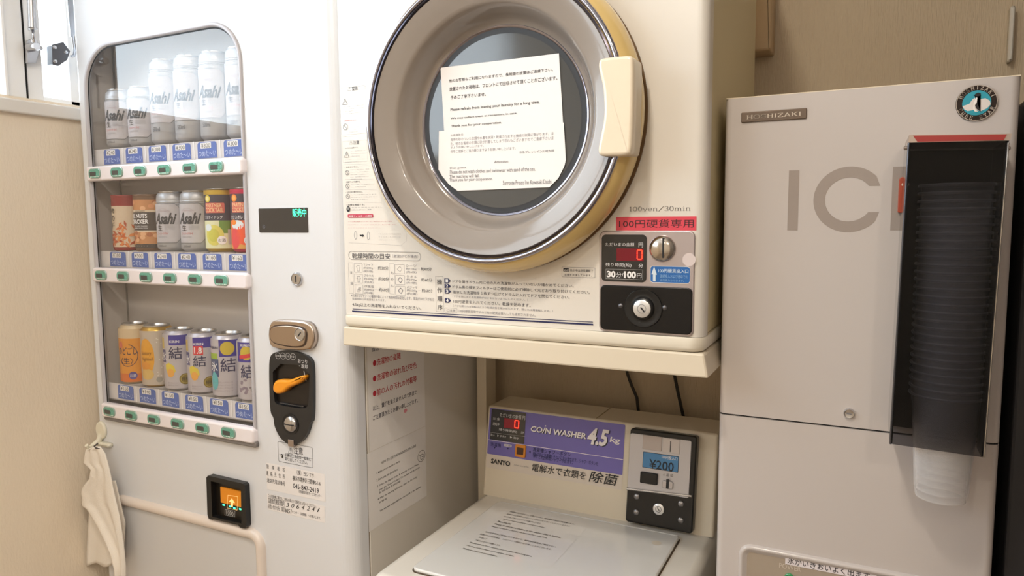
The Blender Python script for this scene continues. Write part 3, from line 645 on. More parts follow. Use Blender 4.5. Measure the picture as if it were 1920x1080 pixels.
def asahi(p, h, tall):
    k = h/.1215; b0 = .30 if tall else .18
    def z(t): return t*h
    top = z(.80); bot = z(.245 if tall else .14); mid = z(.50)
    u0, u1 = -.030, .027; ch = .009
    p.line([(u0, top), (u1-ch, top), (u1, top-ch), (u1, bot+ch), (u1-ch, bot), (u0, bot)], .0006, LINEC, 2)
    p.poly([(u0, top-.001), (u1-ch, top-.001), (u1-.001, top-ch), (u1-.001, bot+ch), (u1-ch, bot+.001), (u0, bot+.001)], C('pale_label_silver', '#bfbcc1', .5, .0), 0)
    for rr_, wd in ((.017, .0004), (.0125, .0004)): p.line([(-.006+rr_*math.cos(a), mid+z(.10)+rr_*.8*math.sin(a)) for a in [math.pi*i/14 for i in range(15)]], wd, C('faint_print', '#b19ea2', .5), 2)
    p.text('SUPER DRY', -.017, mid+z(.165), .006, mid+z(.185), C('faint_print', '#b19ea2', .5), 2)
    # slanted bold brand lettering
    p.text('Asahi', -.0285, mid-.0055, .0205, mid+.0175*(1.05 if tall else 1), INKS, 3, .035, .45)
    p.text('生', -.020, mid-.0185, -.0085, mid-.0070, INK, 3, .012)
    for i in range(5): p.line([(-.004, mid-.0085-.0018*i), (.016, mid-.0085-.0018*i)], .0004, C('faint_grey_line', '#9a9a9e', .5), 2)
    p.text('スーパードライ', -.022, mid-.027, .004, mid-.0215, C('can_red_ink', '#c8554a', .5), 3)
    for i in range(2): p.line([(-.020, mid-.030-.002*i), (.001, mid-.030-.002*i)], .0005, C('faint_grey_line', '#9a9a9e', .5), 2)
    p.text('500ml' if tall else '350ml', -.019, bot-.017 if tall else bot-.008, -.002, bot-.008 if tall else bot-.004, LINEC, 3)
def rects(p, h, L):
    for (a0, a1, z0, z1, m) in L: p.rect(a0, z0*h, a1, z1*h, m, 0)
def ell(p, u, v, a, c, m, layer=1, n=22): p.poly(circ(u, v, a, n, c), m, layer)
def kaki(p, h):
    rects(p, h, [(-.05, .05, .80, .97, C('brick_red', '#8e2b2c', .4)), (-.05, .05, .06, .80, C('cream_label', '#d8c6ae', .5))])
    for i in range(60):
        x = -.045+.09*random.random(); z = .08+.42*random.random()*(1 if x > -.01 else .75); a = random.random()*3
        s_ = .0075; dx, dz = math.cos(a)*s_, math.sin(a)*s_; wx, wz = -dz*.35, dx*.35
        p.poly([(x-dx, z*h-dz), (x+wx, z*h+wz), (x+dx, z*h+dz), (x-wx, z*h-wz)], random.choice([C('cracker_orange', '#cf6b33', .5), C('cracker_rust', '#b5502a', .5), C('cracker_light', '#e08f52', .5)]), 1+(i % 3))
    for i, ch in enumerate('柿の種'): p.text(ch, -.022, h*(.66-.13*i), -.010, h*(.76-.13*i), INK, 5, .02)
def nuts(p, h):
    N = C('nut_tan', '#c58b5c', .5); rects(p, h, [(-.05, .05, .90, .965, C('nut_brown', '#6d5240', .4)), (-.05, .05, .72, .90, N), (-.05, .05, .68, .72, C('cream_label', '#d8c6ae')), (-.05, .05, .36, .68, C('charcoal_label', '#4a4240', .5)), (-.05, .05, .33, .36, C('cream_label', '#d8c6ae')), (-.05, .05, .12, .33, N), (-.05, .05, .05, .12, C('charcoal_label', '#4a4240'))])
    for i in range(26): x = -.045+.09*random.random(); z = random.choice([.13+.19*random.random(), .74+.14*random.random()]); ell(p, x, z*h, .006, .0045, random.choice([C('nut_pink', '#d9976c'), C('nut_pale', '#e2b086'), C('nut_dark', '#ad6b45')]), 1+(i % 2), 10)
    p.text('OIL NUTS', -.030, .575*h, .012, .655*h, PAPER, 4, .03); p.text('CRACKER', -.030, .475*h, .014, .555*h, PAPER, 4, .03)
    p.text('NUTS & RICE CRACKER', -.02, .425*h, .012, .445*h, PAPER, 4); p.text('PREMIUM SELECTION', -.02, .39*h, .012, .41*h, PAPER, 4); p.text('OTSUMAMI', -.016, .69*h, .008, .71*h, INK, 4); p.text('・・・・・・', -.02, .08*h, .010, .09*h, PAPER, 4)
def horoyoi(p, h, lemon):
    T = C('gold_can_top', '#c7a53f', .35, .4) if lemon else C('crimson_can_top', '#c22a50', .35, .3)
    rects(p, h, [(-.052, .052, .91, .98, T), (-.052, .052, .50, .91, C('dark_indigo_label', '#3c3748', .45)), (-.052, .052, .06, .50, C('pale_lemon_label', '#dfe0b8', .5) if lemon else C('coral_label', '#e8724a', .5))])
    p.rect(-.024, .62*h, .017, .78*h, C('salmon_band', '#d4655a', .5), 1, .002)
    p.text('COCKTAIL', -.023, .63*h, .015, .70*h, C('pale_gold_print', '#f0c99a'), 2, .02); p.text('PARTNER', -.021, .71*h, .012, .77*h, C('pale_gold_print', '#f0c99a'), 2, .02)
    p.text('ソルティドッグ' if lemon else 'カシスオレンジ', -.027, .525*h, .013, .58*h, PAPER, 2, .012)
    ell(p, -.017, .845*h, .007, .007, C('lemon_yellow', '#dcc744') if lemon else C('orange_fruit', '#f08a2c'), 1); ell(p, -.017, .845*h, .0045, .0045, C('lemon_pale', '#efe6a0') if lemon else C('orange_pale', '#f7b35c'), 2)
    if lemon:
        p.rect(.006, .30*h, .050, .50*h, C('leaf_green', '#6c9440', .5), 1); ell(p, -.005, .27*h, .019, .020, C('lemon_flesh', '#d9d268', .5), 2); ell(p, -.017, .39*h, .008, .007, C('ice_white', '#dfeaf0'), 3); ell(p, -.006, .27*h, .012, .013, C('lemon_mid', '#c9c653'), 3)
        p.rect(.021, .12*h, .045, .36*h, C('nutrition_panel', '#b8b3ad'), 3)
    else:
        ell(p, -.012, .43*h, .014, .009, C('ice_white', '#dfeaf0'), 2); ell(p, .004, .28*h, .018, .020, C('orange_deep', '#ee5a30'), 2); ell(p, -.018, .22*h, .012, .02, C('berry_pink', '#e0484e'), 2); p.rect(-.05, .06*h, .05, .13*h, C('amber_base', '#d99a4a'), 1); ell(p, -.02, .47*h, .007, .005, C('orange_fruit', '#f08a2c'), 3)
    ell(p, .010, .19*h, .0085, .0085, PAPER, 4); p.text('お酒', .0035, .165*h, .0165, .215*h, INK, 5)
def nodogoshi(p, h):
    O = C('orange_amber', '#e39a32', .4, .2); rects(p, h, [(-.052, .052, .77, .93, C('pale_gold_top', '#dcc9a8', .4, .3)), (-.052, .052, .18, .77, O), (-.052, .052, .04, .18, C('deep_orange', '#d8732a', .4))])
    p.line([(-.006+.021*math.cos(a), .49*h+.024*math.sin(a)) for a in [math.radians(-150+i*12) for i in range(20)]], .0014, C('navy_brown', '#37324a'), 2)
    p.text('のどごし', -.028, .50*h, .014, .63*h, C('navy_brown', '#37324a'), 3, .025, .2); p.text('〈生〉', -.022, .34*h, .006, .45*h, C('navy_brown', '#37324a'), 3, .02); ell(p, -.022, .66*h, .006, .008, C('salmon_disc', '#d9745a'), 2)
    ell(p, .004, .15*h, .0085, .0085, C('violet_seal', '#5a5196'), 3); p.text('お酒', -.002, .125*h, .010, .175*h, PAPER, 4)
def highball(p, h):
    rects(p, h, [(-.052, .052, .04, .93, C('pearl_silver', '#cfc6bb', .3, .5))])
    ell(p, -.013, .50*h, .0175, .040, C('amber_glass', '#e3a324', .4), 1); ell(p, -.013, .22*h, .015, .012, C('amber_glass_base', '#d8b66a', .4), 2); ell(p, -.016, .36*h, .012, .008, C('orange_amber', '#e39a32'), 2)
    p.text('Suntory', -.026, .52*h, -.001, .60*h, C('brown_script', '#7a4a20'), 3, 0, .2); p.text('Highball', -.026, .43*h, .002, .50*h, C('brown_script', '#7a4a20'), 3, 0, .2)
    for i in range(30): ell(p, .008+.030*random.random(), h*(.1+.75*random.random()), .0012, .0012, C('pale_bubble', '#ebe7e2', .3), 1, 6)
    ell(p, .012, .13*h, .006, .006, C('grey_seal', '#9c9890'), 2)
def hyoketsu(p, h, kind):
    B_ = C('royal_violet', '#3d36a0', .35, .3); rects(p, h, [(-.052, .052, .04, .93, C('icy_silver', '#c9c6cf', .35, .45))])
    V_ = NAVY
    if kind in (0, 1):
        p.rect(-.012, .76*h, .05, .925*h, B_, 1); p.rect(-.05, .70*h, -.026, .88*h, C('gold_wedge', '#cdb45a', .4), 1); p.rect(-.050, .47*h, -.022, .68*h, C('slate_violet', '#4a4a80', .4), 1)
        if kind: p.rect(-.011, .645*h, .008, .79*h, C('signal_red', '#d4323a'), 2, .001); p.text('1.8', -.009, .665*h, .006, .77*h, PAPER, 3, .02)
        p.text('KIRIN', -.010, .80*h, .009, .84*h, PAPER, 3, .01)
        if kind: p.text('結', -.013, .455*h, .013, .63*h, V_, 3, .012)
        else: p.text('結', -.013, .53*h, .014, .735*h, V_, 3, .012)
        p.text('氷', -.036, .50*h, -.020, .64*h, PAPER, 3, .012)
        L1 = [(-.023, .44*h), (-.014, .47*h), (-.003, .42*h), (.000, .33*h), (-.006, .265*h), (-.018, .27*h), (-.023, .36*h)]
        p.poly(L1, C('lemon_yellow', '#dcc744'), 2); ell(p, -.011, .30*h, .008, .009, C('lemon_orange', '#e8a84a'), 3, 12)
        ell(p, .018, .195*h, .0118, .0118, C('olive_gold_medal', '#8c7a30', .4, .3), 2); p.ring(circ(.018, .195*h, .0092, 18), .0006, C('medal_light', '#d0bf6c'), 3); p.text('檸檬', .011, .165*h, .025, .225*h, INK, 3)
        for j in range(2): p.text('果汁チューハイ', -.018, h*(.085+.04*j), .004, h*(.107+.04*j), C('faded_rose_print', '#8a7d8c'), 2)
    elif kind == 2:
        p.rect(-.010, .66*h, .05, .925*h, B_, 1); p.rect(-.05, .62*h, -.014, .71*h, C('lime_green', '#9bb83c'), 1); p.rect(-.05, .34*h, -.012, .62*h, C('slate_blue', '#40507c', .4), 1); ell(p, -.024, .27*h, .010, .018, C('aqua_ice', '#5fb6bc'), 2)
        ell(p, .006, .79*h, .0135, .0135, C('grapefruit_gold', '#c9b237'), 2); p.text('KIRIN', -.034, .78*h, -.012, .82*h, NAVY, 3, .01); p.text('結', -.008, .42*h, .021, .64*h, V_, 3, .012); p.text('氷', -.032, .42*h, -.014, .58*h, PAPER, 3, .012)
        for i in range(4): p.text('チューハイグレープフルーツ', -.028, h*(.105+.045*i), .014, h*(.13+.045*i), C('faded_rose_print', '#a98a96'), 2)
    else:
        p.rect(-.030, .62*h, .05, .925*h, B_, 1); ell(p, -.008, .76*h, .0135, .0135, C('grapefruit_gold', '#c9b237'), 2); p.poly([(-.024, .66*h), (.014, .72*h), (.014, .78*h), (-.024, .72*h)], C('signal_red', '#d4323a'), 3)
        p.text('KIRIN', -.020, .86*h, .002, .90*h, PAPER, 3, .01); p.text('結', -.022, .37*h, .005, .58*h, V_, 3, .012)
        for i in range(16): ell(p, -.025+.05*random.random(), h*(.1+.25*random.random()), .0035, .0025, C('faded_rose_print', '#a98a96'), 1+(i % 2), 8)
        ell(p, .008, .20*h, .010, .010, C('grey_seal', '#9c9890'), 3); p.text('お酒', .001, .170*h, .015, .230*h, INK, 4)
Yc = 1.0035; cz = [.1600, -.0560, -.3460]
def make_can(name, label, cat, i, row, h, r, bm_, art, group, ribs=0, neck=.0075, rot=26):
    t = thing(name, label, cat, (CX[i], Yc, CAMZ+cz[row]), group)
    base = (CX[i], Yc, CAMZ+cz[row]); can_mesh('can_body', t, base, r, h, bm_, ribs=ribs, neck=neck)
    p = WrapPrint(Cyl(base, r, math.radians(rot)), .0003); art(p, h); p.build('can_print', t); return t
def dup(t, dx, dz, label):
    r = t.copy(); COL.objects.link(r); r.location = t.location+Vector((dx, 0, dz)); r['label'] = label
    for ch in t.children:
        c = ch.copy(); COL.objects.link(c); c.parent = r; c.matrix_parent_inverse.identity()
    return r
G1 = 'silver beer cans on the display shelves'
pl = ['first', 'second', 'third', 'fourth', 'fifth', 'sixth']
t = make_can('beer_can', 'short silver beer can at the left end of the top display shelf', 'can', 0, 0, .1205, .033, SILV, lambda p, h: asahi(p, h, False), G1, 4)
dup(t, CX[1]-CX[0], 0, 'short silver beer can on the top display shelf, beside the tall cans')
dup(t, CX[2]-CX[0], cz[1]-cz[0], 'short silver beer can on the middle display shelf, beside the nut cracker can')
dup(t, CX[3]-CX[0], cz[1]-cz[0], 'short silver beer can on the middle display shelf, beside the yellow-green cocktail can')
t = make_can('tall_beer_can', 'tall silver beer can on the top display shelf, next to the short cans', 'can', 2, 0, .1670, .033, SILV, lambda p, h: asahi(p, h, True), 'tall silver beer cans on the top shelf', 4)
dup(t, CX[1]-CX[0], 0, 'tall silver beer can on the top shelf, second of the four tall ones')
dup(t, 2*(CX[1]-CX[0]), 0, 'tall silver beer can on the top shelf, third of the four tall ones')
dup(t, 3*(CX[1]-CX[0]), 0, 'tall silver beer can at the right end of the top display shelf')
GM = 'snack and cocktail cans on the middle shelf'; GB = 'cans on the bottom shelf'
def snack(name, label, i, art, col):
    t = thing(name, label, 'snack can', (CX[i], Yc, CAMZ+cz[1]), GM); base = (CX[i], Yc, CAMZ+cz[1]); b = NB()
    lathe(b, base, (0, 0, 1), [(0, 0), (.0305, 0), (.0315, .003), (.0315, .112), (.0322, .113), (.0322, .116), (.0310, .1175), (.029, .116), (0, .116)], 48)
    finish('can_body', b, col, t, smooth=True); p = WrapPrint(Cyl(base, .0316, math.radians(20)), .0003); art(p, .1175); p.build('can_print', t)
snack('rice_cracker_can', 'red-topped cream snack can picturing orange rice crackers, left end of middle shelf', 0, kaki, C('brick_red', '#8e2b2c', .4))
snack('nut_cracker_can', 'snack can with charcoal band reading NUTS CRACKER on the middle shelf', 1, nuts, C('nut_brown', '#6d5240', .4))
make_can('cocktail_can', 'yellow and green cocktail can with gold top on the middle shelf', 'can', 4, 1, .1225, .033, C('gold_can_top', '#c7a53f', .35, .4), lambda p, h: horoyoi(p, h, True), GM)
make_can('cocktail_can', 'orange and red cocktail can with crimson top, right end of middle shelf', 'can', 5, 1, .1225, .033, C('crimson_can_top', '#c22a50', .35, .3), lambda p, h: horoyoi(p, h, False), GM)
LB = ['orange beer can with a round brush mark, left end of the bottom shelf', 'gold-rimmed whisky highball can with an amber oval on the bottom shelf', 'lemon chu-hai can with plain violet top on the bottom shelf', 'lemon chu-hai can with a red square on its violet top, bottom shelf', 'chu-hai can with green and teal patches and gold fruit, bottom shelf', 'chu-hai can with a red ribbon over gold fruit, right end of bottom shelf']
AR = [nodogoshi, highball, lambda p, h: hyoketsu(p, h, 0), lambda p, h: hyoketsu(p, h, 1), lambda p, h: hyoketsu(p, h, 2), lambda p, h: hyoketsu(p, h, 3)]
for i in range(6): make_can('drink_can', LB[i], 'can', i, 2, .1300 if i < 2 else .1265, .033, C('pale_gold_top', '#dcc9a8', .4, .3) if i == 0 else (C('gold_rim', '#d3a94e', .3, .7) if i == 1 else C('icy_silver', '#c9c6cf', .35, .45)), AR[i], GB, neck=.008, rot=33)

# =================================================================== DRYER
YD = .95; D = FR(YD)
DM = mat('cream_enamel', '#e3dfd8', .28, coat=.3, coatr=.1, noise=.0); DM2 = mat('aged_cream_plastic', '#e2d3ae', .35, coat=.2)
DL, DRt = -.799, -.189
DRY = thing('coin_dryer', 'cream coin-operated tumble dryer with a big round door, raised on a stand', 'dryer', (-.494, 1.15, CAMZ-.1775))
dz0 = -.1572; dzt = .50
b = NB(); outl = rr(DL+.004, dz0, DRt, dzt, .012, 4)
box(b, DL+.003, DRt-.001, YD+.018, 1.375, CAMZ+dz0, CAMZ+dzt); finish('cabinet', b, mat('aged_cream_enamel', '#dccfa6', .35), DRY, .004)
# front sheet, vertical edges rolled back
b = NB(); Rr = .014; prof = []
xs = [(DL, YD+.03)]+[(DL+Rr*.6*(1-math.cos(t)), YD+Rr-Rr*math.sin(t)) for t in [math.pi/2*k/6 for k in range(7)]]+[(DRt-Rr*1.1+Rr*1.1*math.sin(t), YD+Rr*(1-math.cos(t))) for t in [math.pi/2*k/6 for k in range(7)]]+[(DRt, YD+.03)]
A = [b.verts.new((x, y, CAMZ+dz0)) for x, y in xs]; B = [b.verts.new((x, y, CAMZ+dzt)) for x, y in xs]
for i in range(len(xs)-1): f = b.faces.new((A[i], A[i+1], B[i+1], B[i])); f.smooth = True
b.faces.new(A[::-1]); b.faces.new(B); finish('front_panel', b, DM, DRY, smooth=True)
# base moulding under the front
b = NB(); q = rr(DL+.001, YD-.004, DRt+.002, 1.36, .022, 6, rs=(.012, .022, .01, .01)); f = FZ(CAMZ-.1772)
loops = []
for ins, d in ((.004, 0), (.0008, .003), (0, .006), (0, .0165), (.0015, .0197)): loops.append([b.verts.new(f.P(u, v, d)) for u, v in scale_in(q, ins)])
for a_, c_ in zip(loops, loops[1:]):
    for j in range(len(a_)): g = b.faces.new((a_[j], a_[(j+1) % len(a_)], c_[(j+1) % len(a_)], c_[j])); g.smooth = True
b.faces.new(loops[-1]); b.faces.new(loops[0][::-1]); finish('base_moulding', b, mat('cream_plastic_base', '#e3dccc', .32, coat=.2), DRY, smooth=True)
# ---- door
DC = Vector((-.490, YD, CAMZ+.1475)); AX = (0, -1, 0)
door = NB(); lathe(door, DC, AX, [(.208, 0), (.208, .008), (.2165, .010), (.2215, .014), (.2235, .020), (.2225, .030), (.218, .041), (.211, .049), (.207, .052), (.198, .052)], 96)
DOOR = finish('door_ring', door, mat('yellowed_cream_ring', '#e0c483', .22, coat=.6), DRY, smooth=True)
b = NB(); lathe(b, DC, AX, [(.2225, .0005), (.2225, .0035), (.212, .0045), (.212, .0005)], 96); finish('door_edge_shade', b, mat('brown_painted_shade', '#6f5433', .6), DOOR, smooth=True)  # brown ring: the shadow behind the door's rim, put into colour
b = NB(); pr = [(.2045+.0038*math.cos(t), .0525+.0034*math.sin(t)) for t in [math.radians(200-220*k/10) for k in range(11)]][::-1]; lathe(b, DC, AX, pr, 96); finish('chrome_ring', b, mat('polished_chrome', '#a9a8b6', .08, 1), DOOR, smooth=True)
b = NB(); lathe(b, DC, AX, [(.2000, .0505), (.2000, .0540), (.1975, .0545), (.1965, .0500)], 96); finish('inner_chrome_ring', b, mat('dark_chrome', '#4a4750', .12, 1), DOOR, smooth=True)
BOWL = mat('smoky_bowl_plastic', '#8f867e', .2, coat=.45, coatr=.03, spec=.4)
b = NB(); lathe(b, DC, AX, [(.1970, .0500), (.1955, .0515), (.188, .0500), (.176, .0455), (.1660, .0415), (.1625, .0400), (.1600, .0370), (.1560, .0290), (.1510, .0170), (.1470, .0080), (.1430, .0030), (.1385, .0015)], 96); finish('door_bowl', b, BOWL, DOOR, smooth=True)
b = NB(); lathe(b, DC, AX, [(.1400, .0010), (.1385, .0030), (.1365, .0026), (.1350, .0008)], 96); finish('glass_rim', b, mat('bright_grey_rim', '#9a98a4', .1, 1), DOOR, smooth=True)
b = NB(); lathe(b, DC, AX, [(.1352, .0008), (.1300, .0004), (.1270, .0003)], 96); finish('glass_gasket', b, mat('black_rubber', '#1d1b1c', .35), DOOR, smooth=True)
b = NB(); lathe(b, DC, AX, [(.1272, .0004), (0, .0004)], 96); finish('door_glass', b, mat('dark_grey_window', '#4b4e50', .12, coat=.6), DOOR)
# handle
fh = FR(YD-.068); hb_ = ccw([fh.pick(*p_) for p_ in ((1122, 113), (1128, 108), (1176, 103), (1184, 105), (1188, 112), (1187, 200), (1184, 283), (1178, 291), (1130, 293), (1122, 290), (1120, 280), (1126, 250), (1131, 225), (1132, 200), (1130, 165), (1124, 140), (1121, 125))])
b = NB(); slab(b, D, smoothpoly(hb_, 2), .030, .068, .0045); finish('door_handle', b, mat('cream_handle', '#ecdfc9', .28, coat=.4), DOOR)
# two sheets taped to the door glass
PF = FR(YD-.0016)
pa = thing('laundry_reminder_paper', 'white paper taped inside the round dryer door, bold Japanese and English lines, upper sheet', 'paper', PF.P(*PF.pick(940, 250)))
up = ccw([PF.pick(*p_) for p_ in ((826, 127), (1048, 100), (1056, 236), (833, 252))])
p = Print(PF, 0); p.poly(up, PAPER, 0)
# lines follow the tilt of the sheet
e0 = Vector(PF.pick(833, 252)); e1 = Vector(PF.pick(1056, 236)); e2 = Vector(PF.pick(826, 127)); ux = (e1-e0).normalized(); uz = Vector((-ux.y, ux.x)); OR = PF.P(e2.x, e2.y)
e3 = Vector(PF.pick(1048, 100)); ux = (e3-e2).normalized()
ta = Frame(PF.P(0, 0), (ux.x, 0, ux.y), (-ux.y, 0, ux.x))
pt = Print(ta, .0002)
for t, bl, tr, bo_ in (('他のお客様もご利用になりますので、長時間の放置はご遠慮下さい。', (842, 155), (1037, 127), .012), ('放置されたお荷物は、フロントにて回収させて頂くことがございます。', (843, 171), (1045, 142), .012), ('予めご了承下さいませ。', (845, 186.5), (911, 173), .012),
   ('Please refrain from leaving your laundry for a long time.', (845, 210), (1012, 188), .008), ('We may collect them at reception, in case.', (845, 225), (970, 210), .008), ('Thank you for your cooperation.', (846, 240), (941, 227), .008)):
    pt.tpx(t, bl, tr, mat('dark_print', '#333338', .6), 1, bo_)
p.build('sheet', pa); pt.build('sheet_print', pa)
pb_ = thing('attention_paper', 'white paper with faint grey text taped lowest inside the dryer door', 'paper', PF.P(*PF.pick(940, 358), .0005))
P2 = FR(YD-.0022); p = Print(P2, 0); p.poly(ccw([P2.pick(*q_) for q_ in ((823, 246), (1057, 230), (1061, 300), (1058, 312), (1047, 334), (1030, 351), (858, 358), (842, 346), (829, 330), (822, 318))]), mat('white_paper_lower', '#f2f0f0', .7), 0)
ux = (Vector(P2.pick(1057, 230))-Vector(P2.pick(823, 246))).normalized(); ta = Frame(P2.P(0, 0), (ux.x, 0, ux.y), (-ux.y, 0, ux.x)); pt = Print(ta, .0002); FG = mat('faded_grey_print', '#97969b', .6); FG2 = mat('mid_grey_print', '#6f6e74', .6)
for t, bl, tr, m_ in (('お客様各位', (845, 256), (869, 250), FG), ('海岸の砂のついた衣類や水着を洗濯・乾燥されますと機械の故障に繋がります。ま', (845, 265), (1038, 247), FG), ('た、他のお客様の衣類に砂が付着してしまう恐れもございますのでご遠慮下さいま', (845, 273), (1038, 255), FG), ('すようお願い申し上げます。', (845, 279), (907, 271), FG),
  ('何卒ご理解とご協力賜りますようお願い申し上げます。', (845, 287), (967, 275), FG), ('京急プレッソイン川崎大師', (974, 288), (1039, 280), FG2), ('Attention', (927, 306), (953, 300), FG2), ('Dear guests.', (844, 318), (875, 312), FG2), ('Please do not wash clothes and swimwear with sand of the sea.', (844, 326), (1004, 313), FG2),
  ('The machine will fail.', (843, 334), (899, 326), FG2), ('Thank you for your cooperation.', (843, 342), (924, 332), FG2), ('Sunroute Presso Inn Kawasaki Daishi', (943, 347), (1034, 336), FG2)):
    pt.tpx(t, bl, tr, m_, 1)
p.build('sheet', pb_); pt.build('sheet_print', pb_)
# ---- coin box on the dryer
PLM = mat('pinkish_satin_plate', '#c6bdc0', .3, .75)
inD = lambda *a, **k: inV(*a, fr=D, parent=DRY, **k)
CPL = inD('coin_plate', (1124, 620), (1304, 433), .008, 0, .003, PLM, bev=.0015)
D1 = D.off(.003)
dsp = inV('price_display', (1128, 527), (1213, 440), .006, .0, .001, mat('display_black', '#262628', .15, coat=.6), bev=.0004, fr=D1, parent=CPL)
p = Print(D1.off(.001), .0002); WG = mat('pale_print', '#d4d3d6', .5)
p.tpx('ただいまの金額', (1135.5, 461.5), (1189.5, 455), WG, 1, .008); p.tpx('円', (1197.5, 463.5), (1206, 455), WG, 1, .008)
p.rpx((1156, 489), (1207, 466), mat('dark_red_window', '#5a1420', .2, emit='#a01020', es=.25), 0)
def seg7(p, bl, tr, m):
    u0, v0, u1, v1 = p.bx(bl, tr); wd = (u1-u0)*.2
    for a, c in (((u0, v0+wd*.3), (u0, (v0+v1)/2-wd*.3)), ((u0, (v0+v1)/2+wd*.3), (u0, v1-wd*.3)), ((u1, v0+wd*.3), (u1, (v0+v1)/2-wd*.3)), ((u1, (v0+v1)/2+wd*.3), (u1, v1-wd*.3)), ((u0+wd*.3, v0), (u1-wd*.3, v0)), ((u0+wd*.3, v1), (u1-wd*.3, v1))): p.line([a, c], wd, m, 2)
seg7(p, (1195, 486), (1204, 469), REDL)
p.tpx('残り時間(約)', (1135.5, 500.5), (1184, 493.5), WG, 1, .008); p.tpx('分', (1197.5, 502), (1206, 494.5), WG, 1, .008)
p.tpx('30', (1138, 520), (1154.5, 508), PAPER, 1, .045); p.tpx('分/', (1155.5, 520), (1169, 510.5), WG, 1, .01); p.tpx('100', (1170, 521.5), (1193, 509), PAPER, 1, .045); p.tpx('円', (1194.5, 521), (1203, 512.5), WG, 1, .01)
p.opx((1136, 522.5), (1205.5, 506), LG, .0003, 1, .0003); p.build('display_print', CPL)
a = D1.pick(1242, 466); b = NB(); lathe(b, D1.P(*a), AX, [(.0182, 0), (.0182, .001), (.0165, .004), (.012, .0068), (.006, .0082), (0, .0086)], 40); finish('coin_slot_dome', b, mat('polished_steel', '#c9c2ba', .18, 1), CPL, smooth=True)
a = D1.off(.008).pick(1243.5, 465); b = NB(); slab(b, D1, rr(a[0]-.0012, a[1]-.0135, a[0]+.0012, a[1]+.0135, .001), .002, .0092); finish('coin_slot', b, INK, CPL)
p = Print(D1, .0003); BL = mat('blue_label', '#2467b0', .4); p.rpx((1219, 529.5), (1294.5, 500), BL, 0, .004); p.opx((1219, 529.5), (1294.5, 500), WHITE, .0005, 1, .004)
p.ppx([(1224.5, 527), (1229.5, 527.5), (1229.5, 515), (1232, 515), (1226.8, 499.5), (1221.5, 514), (1224.5, 514.3)], mat('pale_arrow', '#d4e4ee', .4), 2)
p.tpx('100円硬貨投入口', (1234.5, 511), (1291, 505), mat('label_cyan_white', '#cfe3f2'), 2, .006); p.tpx('連続投入および途中での', (1238, 521), (1290, 515.5), mat('label_blue_light', '#8fb9e0'), 2); p.tpx('追加投入もできます。', (1238, 527.5), (1283, 524), mat('label_blue_light', '#8fb9e0'), 2)
a = D1.pick(1292, 487); p.poly(circ(a[0], a[1], .0088, 24), mat('faded_disc', '#d6cac9', .5), 0)
p.build('slot_label', CPL)
inV('cash_door', (1126, 617), (1299, 540), .007, 0, .0028, mat('black_enamel', '#101012', .25, coat=.15, spec=.35), bev=.0015, fr=D1, parent=CPL)
D2 = D1.off(.0028); a = D2.pick(1206, 578); b = NB(); lathe(b, D2.P(*a), AX, [(.0270, 0), (.0262, .0016), (.0235, .0016), (.0205, .0005), (.0165, .0012), (.0150, .004), (.0125, .006), (0, .006)], 40); finish('lock_housing', b, mat('black_plastic', '#161617', .32), CPL, smooth=True)
b = NB(); lathe(b, D2.P(a[0], a[1], .006), AX, [(.0122, 0), (.0122, .0008), (.0112, .0014), (0, .0014)], 32); finish('lock_cylinder', b, mat('bright_nickel', '#dedede', .3, .6), CPL, smooth=True)
p = Print(D2, .0078); p.ring(circ(a[0], a[1], .0062, 20), .0005, GREY); p.line([(a[0]-.0015, a[1]+.002), (a[0]+.004, a[1]-.004)], .0018, INK, 1); p.build('keyhole', CPL)
for x, y in ((1163.5, 573.5), (1246, 577)):
    q = D2.pick(x, y); b = NB(); lathe(b, D2.P(*q), AX, [(.0035, 0), (.0025, .001), (0, .0014)], 14); finish('rivet', b, mat('dull_rivet', '#6a6a6e', .35, .8), CPL, smooth=True)
# ---- printed panel
p = Print(D, .0003); DP = mat('instruction_print', '#4c4a50', .55); LT = mat('light_instruction_print', '#8b8990', .55)
p.spx('100yen/30min', (1180, 398), (1295, 386), DP, 1, .075)
p.rpx((1155, 432), (1306, 405.5), mat('red_tape', '#dd4a5c', .35), 0); p.tpx('100円硬貨専用', (1161, 427), (1301, 411), mat('tape_print', '#3c2026', .5), 1)
p.opx((654, 486.5), (789, 473), DP, .0005, 1, .007); p.tpx('乾燥時間の目安', (660.5, 484.5), (731.5, 475.5), DP, 1, .005); p.tpx('（室温20℃の場合）', (736, 483), (784, 478), LT, 1)
p.opx((655, 550), (662, 492.5), LT, .0003, 1, .001); p.tpx('普', (656.8, 513.5), (660.8, 508.5), LT); p.tpx('通', (657.5, 534), (661.8, 529), LT)
p.opx((731, 551), (739.5, 494), LT, .0003, 1, .001)
for i, ch in enumerate('もめん'): p.tpx(ch, (733, 514+12*i), (738, 509+12*i), LT)
R_ = [('Tシャツ', '約200g', '(約5枚)', '約30分', 'シーツ', '約1.0kg', '(約6枚)', '約60分'), ('ブラウス', '約200g', '(約5枚)', '約30分', 'タ オ ル', '約70g', '(約15枚)', '約60分'), ('作業着', '約800g', '(約3着)', '約60分', 'パジャマ', '約500g', '(約1着)', '約60分')]
